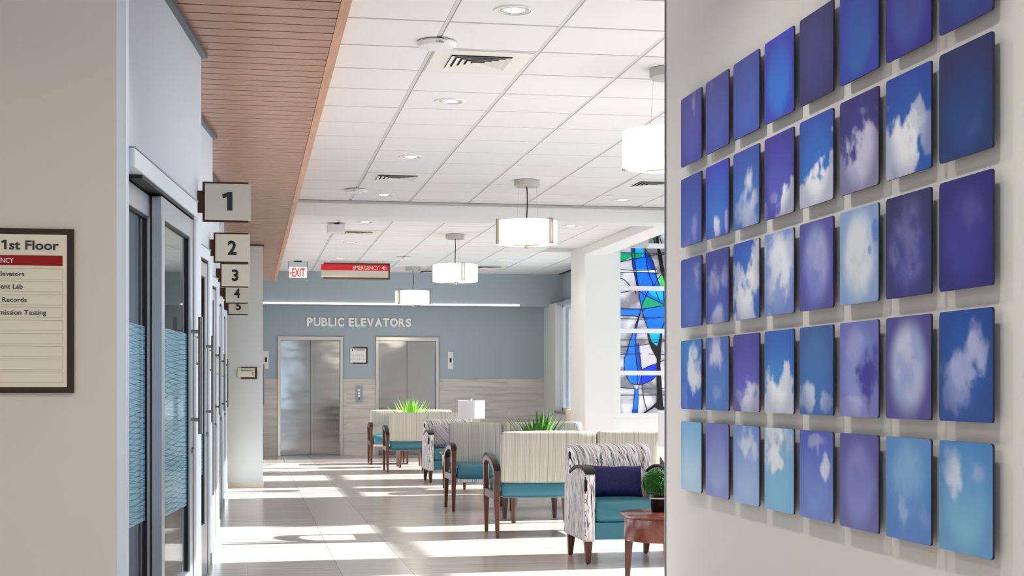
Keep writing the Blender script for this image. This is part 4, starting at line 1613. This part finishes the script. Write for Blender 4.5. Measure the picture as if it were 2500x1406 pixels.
SGC = {'blue': (0, 104, 246), 'dark': (4, 62, 168), 'cyan': (0, 164, 240), 'green': (0, 148, 104), 'dgreen': (20, 96, 56), 'lime': (60, 190, 90),
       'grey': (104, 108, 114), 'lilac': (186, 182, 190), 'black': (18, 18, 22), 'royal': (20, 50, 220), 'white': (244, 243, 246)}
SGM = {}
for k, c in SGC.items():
    m_ = emit('art_glass_' + k, c, .0 if k == 'black' else .62, c)  # emission stands in for light coming through from behind
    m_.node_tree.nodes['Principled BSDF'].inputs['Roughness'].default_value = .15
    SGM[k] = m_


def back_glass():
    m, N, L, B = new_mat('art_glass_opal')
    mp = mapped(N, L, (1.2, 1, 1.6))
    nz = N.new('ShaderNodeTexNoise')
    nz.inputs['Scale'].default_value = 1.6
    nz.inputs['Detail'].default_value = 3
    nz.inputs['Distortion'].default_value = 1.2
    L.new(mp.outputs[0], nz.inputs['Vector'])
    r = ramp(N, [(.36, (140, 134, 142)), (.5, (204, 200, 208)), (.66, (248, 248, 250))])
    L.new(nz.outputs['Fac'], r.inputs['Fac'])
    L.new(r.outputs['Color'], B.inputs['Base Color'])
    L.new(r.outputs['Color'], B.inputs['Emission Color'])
    B.inputs['Emission Strength'].default_value = .22  # backlight of the sheet put in as its own glow
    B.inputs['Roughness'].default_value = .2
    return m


t = thing('stained_glass', 'tall stained glass panel of blue bottles and dark stems beside the column', 'stained glass', (0, 21.1, 0), 0)
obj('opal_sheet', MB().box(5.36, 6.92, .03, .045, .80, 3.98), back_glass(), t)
SH = [
    ('dark', [(533, 100), (610, 100), (640, 303), (560, 303), (566, 400), (570, 440), (582, 530), (574, 530), (555, 440), (545, 380), (540, 303)]),
    ('blue', [(552, 150), (600, 150), (620, 303), (650, 400), (690, 470), (708, 530), (580, 530), (568, 440), (562, 380), (558, 303)]),
    ('cyan', [(560, 303), (620, 303), (612, 350), (600, 362), (562, 366)]),
    ('dark', [(612, 303), (625, 310), (668, 380), (690, 470), (660, 440), (630, 380)]),
    ('royal', [(640, 432), (684, 428), (690, 448), (640, 450)]),
    ('green', [(440, 332), (540, 332), (546, 352), (500, 380), (470, 386), (440, 388)]),
    ('green', [(546, 334), (606, 334), (600, 360), (560, 366), (548, 360)]),
    ('white', [(470, 432), (660, 430), (690, 432), (690, 446), (470, 446)]),
    ('grey', [(600, 303), (700, 303), (706, 330), (680, 340), (640, 338)]),
    ('lilac', [(440, 390), (540, 390), (550, 440), (440, 430)]),
    ('dgreen', [(657, 180), (685, 190), (702, 280), (684, 290), (668, 240)]),
    ('lime', [(590, 235), (604, 235), (607, 275), (597, 275)]),
    ('lime', [(706, 470), (735, 460), (735, 535), (714, 535)]),
    ('black', [(686, 190), (700, 200), (706, 300), (722, 340), (730, 400), (745, 450), (745, 520), (712, 430), (697, 330), (690, 280)]),
    ('dark', [(585, 558), (625, 575), (604, 640), (596, 640)]),
    ('blue', [(585, 555), (745, 555), (745, 760), (738, 782), (642, 784), (615, 715), (600, 660), (592, 620)]),
    ('cyan', [(640, 556), (728, 556), (728, 612), (660, 580)]),
    ('green', [(622, 600), (640, 590), (732, 632), (745, 640), (606, 664), (608, 630)]),
    ('cyan', [(640, 780), (735, 780), (715, 850), (690, 885), (672, 870), (655, 830)]),
    ('blue', [(440, 664), (600, 664), (588, 704), (560, 704), (500, 696), (440, 702)]),
    ('grey', [(596, 650), (612, 690), (604, 712), (590, 704)]),
    ('dark', [(592, 690), (584, 730), (572, 790), (560, 790), (576, 730)]),
    ('blue', [(550, 800), (572, 800), (566, 860), (584, 880), (592, 960), (600, 1030), (594, 1080), (560, 1112), (535, 1100), (512, 1062), (498, 1010), (502, 950), (524, 880)]),
    ('dark', [(566, 860), (584, 880), (592, 960), (600, 1030), (575, 1030), (568, 940)]),
    ('royal', [(600, 1026), (650, 1000), (694, 984), (694, 1046), (668, 1080), (610, 1108), (585, 1112), (602, 1060)]),
    ('grey', [(440, 880), (520, 884), (508, 930), (440, 926)]),
    ('grey', [(440, 1092), (520, 1096), (556, 1120), (556, 1140), (440, 1124)]),
    ('grey', [(600, 1108), (690, 1130), (690, 1172), (604, 1160)]),
    ('lilac', [(590, 880), (640, 870), (690, 960), (690, 985), (640, 1000), (602, 1020), (594, 930)]),
    ('white', [(560, 1114), (578, 1114), (577, 1136), (562, 1136)]),
    ('blue', [(562, 1136), (578, 1136), (580, 1190), (576, 1290), (545, 1290), (556, 1200)]),
    ('dark', [(548, 1256), (577, 1256), (576, 1290), (545, 1290)]),
    ('black', [(634, 800), (648, 820), (660, 860), (690, 890), (700, 860), (712, 806), (722, 806), (716, 900), (712, 1000), (720, 1120), (728, 1240), (745, 1262), (700, 1262), (680, 1246), (650, 1264), (612, 1288), (606, 1282), (660, 1246), (690, 1216), (696, 1100), (690, 960), (660, 900), (642, 850)]),
    # continuation beyond the art wall edge
    ('blue', [(800, 560), (900, 600), (930, 760), (880, 900), (820, 940), (790, 760)]),
    ('dark', [(880, 300), (960, 320), (980, 520), (900, 560)]),
    ('green', [(780, 340), (860, 330), (870, 420), (780, 430)]),
    ('royal', [(900, 1000), (980, 1020), (960, 1180), (890, 1160)]),
]
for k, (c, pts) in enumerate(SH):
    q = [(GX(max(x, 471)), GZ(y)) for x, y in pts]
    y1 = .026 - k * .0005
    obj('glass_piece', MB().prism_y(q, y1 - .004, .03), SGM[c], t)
LEAD = [
    [(470, 332), (620, 332), (700, 330), (745, 326)], [(470, 386), (500, 380), (560, 366), (620, 356), (660, 344), (745, 335)], [(470, 432), (600, 436), (690, 426)],
    [(470, 448), (580, 446), (700, 450)], [(470, 480), (500, 494), (535, 530)], [(533, 120), (545, 380), (555, 440), (576, 532)], [(556, 140), (562, 380), (582, 532)],
    [(604, 120), (620, 303), (640, 440), (664, 500), (672, 532)], [(620, 303), (668, 380), (690, 470), (712, 532)], [(745, 430), (700, 480), (672, 532)],
    [(585, 556), (592, 620), (615, 715), (642, 784)], [(585, 558), (640, 590), (745, 640)], [(640, 556), (606, 630), (600, 650)], [(606, 664), (745, 640)],
    [(728, 556), (736, 620), (745, 700)], [(686, 560), (706, 612)], [(470, 664), (620, 664)], [(470, 702), (560, 706), (620, 715), (690, 716), (745, 708)], [(470, 722), (640, 724)],
    [(598, 660), (584, 720), (566, 782)], [(592, 690), (568, 750), (556, 800)], [(735, 740), (720, 784)], [(550, 800), (524, 880), (502, 950), (498, 1010), (512, 1062), (535, 1100), (560, 1112)],
    [(568, 800), (566, 930), (576, 1030), (575, 1110)], [(580, 868), (592, 960), (602, 1030), (598, 1108)], [(470, 890), (560, 884), (640, 872), (690, 860), (745, 850)], [(470, 848), (745, 846)],
    [(524, 880), (514, 940)], [(470, 932), (600, 930)], [(640, 930), (745, 932)], [(690, 985), (745, 962)], [(640, 800), (660, 860), (714, 900)], [(600, 1026), (650, 1000), (694, 984)],
    [(560, 1112), (610, 1108), (668, 1080), (694, 1046)], [(470, 1128), (560, 1136), (690, 1138), (745, 1136)], [(470, 1174), (745, 1174)], [(606, 1108), (614, 1200), (634, 1268)],
    [(562, 1100), (562, 1136), (556, 1200), (545, 1290)], [(578, 1100), (580, 1190), (576, 1290)], [(590, 235), (600, 280)], [(604, 232), (610, 280)], [(690, 196), (745, 192)], [(700, 205), (722, 280)], [(698, 226), (716, 226)],
    [(657, 180), (684, 290)], [(470, 570), (540, 556)], [(566, 556), (568, 575)], [(690, 890), (694, 1250)],
    [(790, 400), (1000, 380)], [(760, 700), (1010, 720)], [(800, 560), (790, 760), (820, 940)], [(760, 1100), (1010, 1090)],
]
ld = MB()
for pl in LEAD:
    q = [Vector((GX(x), .012, GZ(y))) for x, y in pl]
    # smooth the polyline a little
    pts = []
    for i in range(len(q) - 1):
        for s_ in range(4):
            f = s_ / 4
            p0_ = q[max(i - 1, 0)]
            p1_, p2_ = q[i], q[i + 1]
            p3_ = q[min(i + 2, len(q) - 1)]
            pts.append(.5 * ((2 * p1_) + (p2_ - p0_) * f + (2 * p0_ - 5 * p1_ + 4 * p2_ - p3_) * f * f + (3 * p1_ - p0_ - 3 * p2_ + p3_) * f ** 3))
    pts.append(q[-1])
    ld.tube(pts, .0065, 6)
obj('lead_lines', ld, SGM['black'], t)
for a, b in ((3.325, 3.254), (2.696, 2.630), (2.072, 2.006), (1.454, 1.388)):
    obj('cross_bar', MB().box(5.35, 6.92, -.035, .02, b, a), M['white'], t, bevel=.002)
fr = MB().box(5.318, 5.372, -.03, -.001, .764, 3.98).box(5.372, 6.90, -.03, -.001, .764, .832).box(6.90, 6.95, -.03, -.001, .764, 3.98)
obj('frame', fr, M['white'], t, bevel=.002)
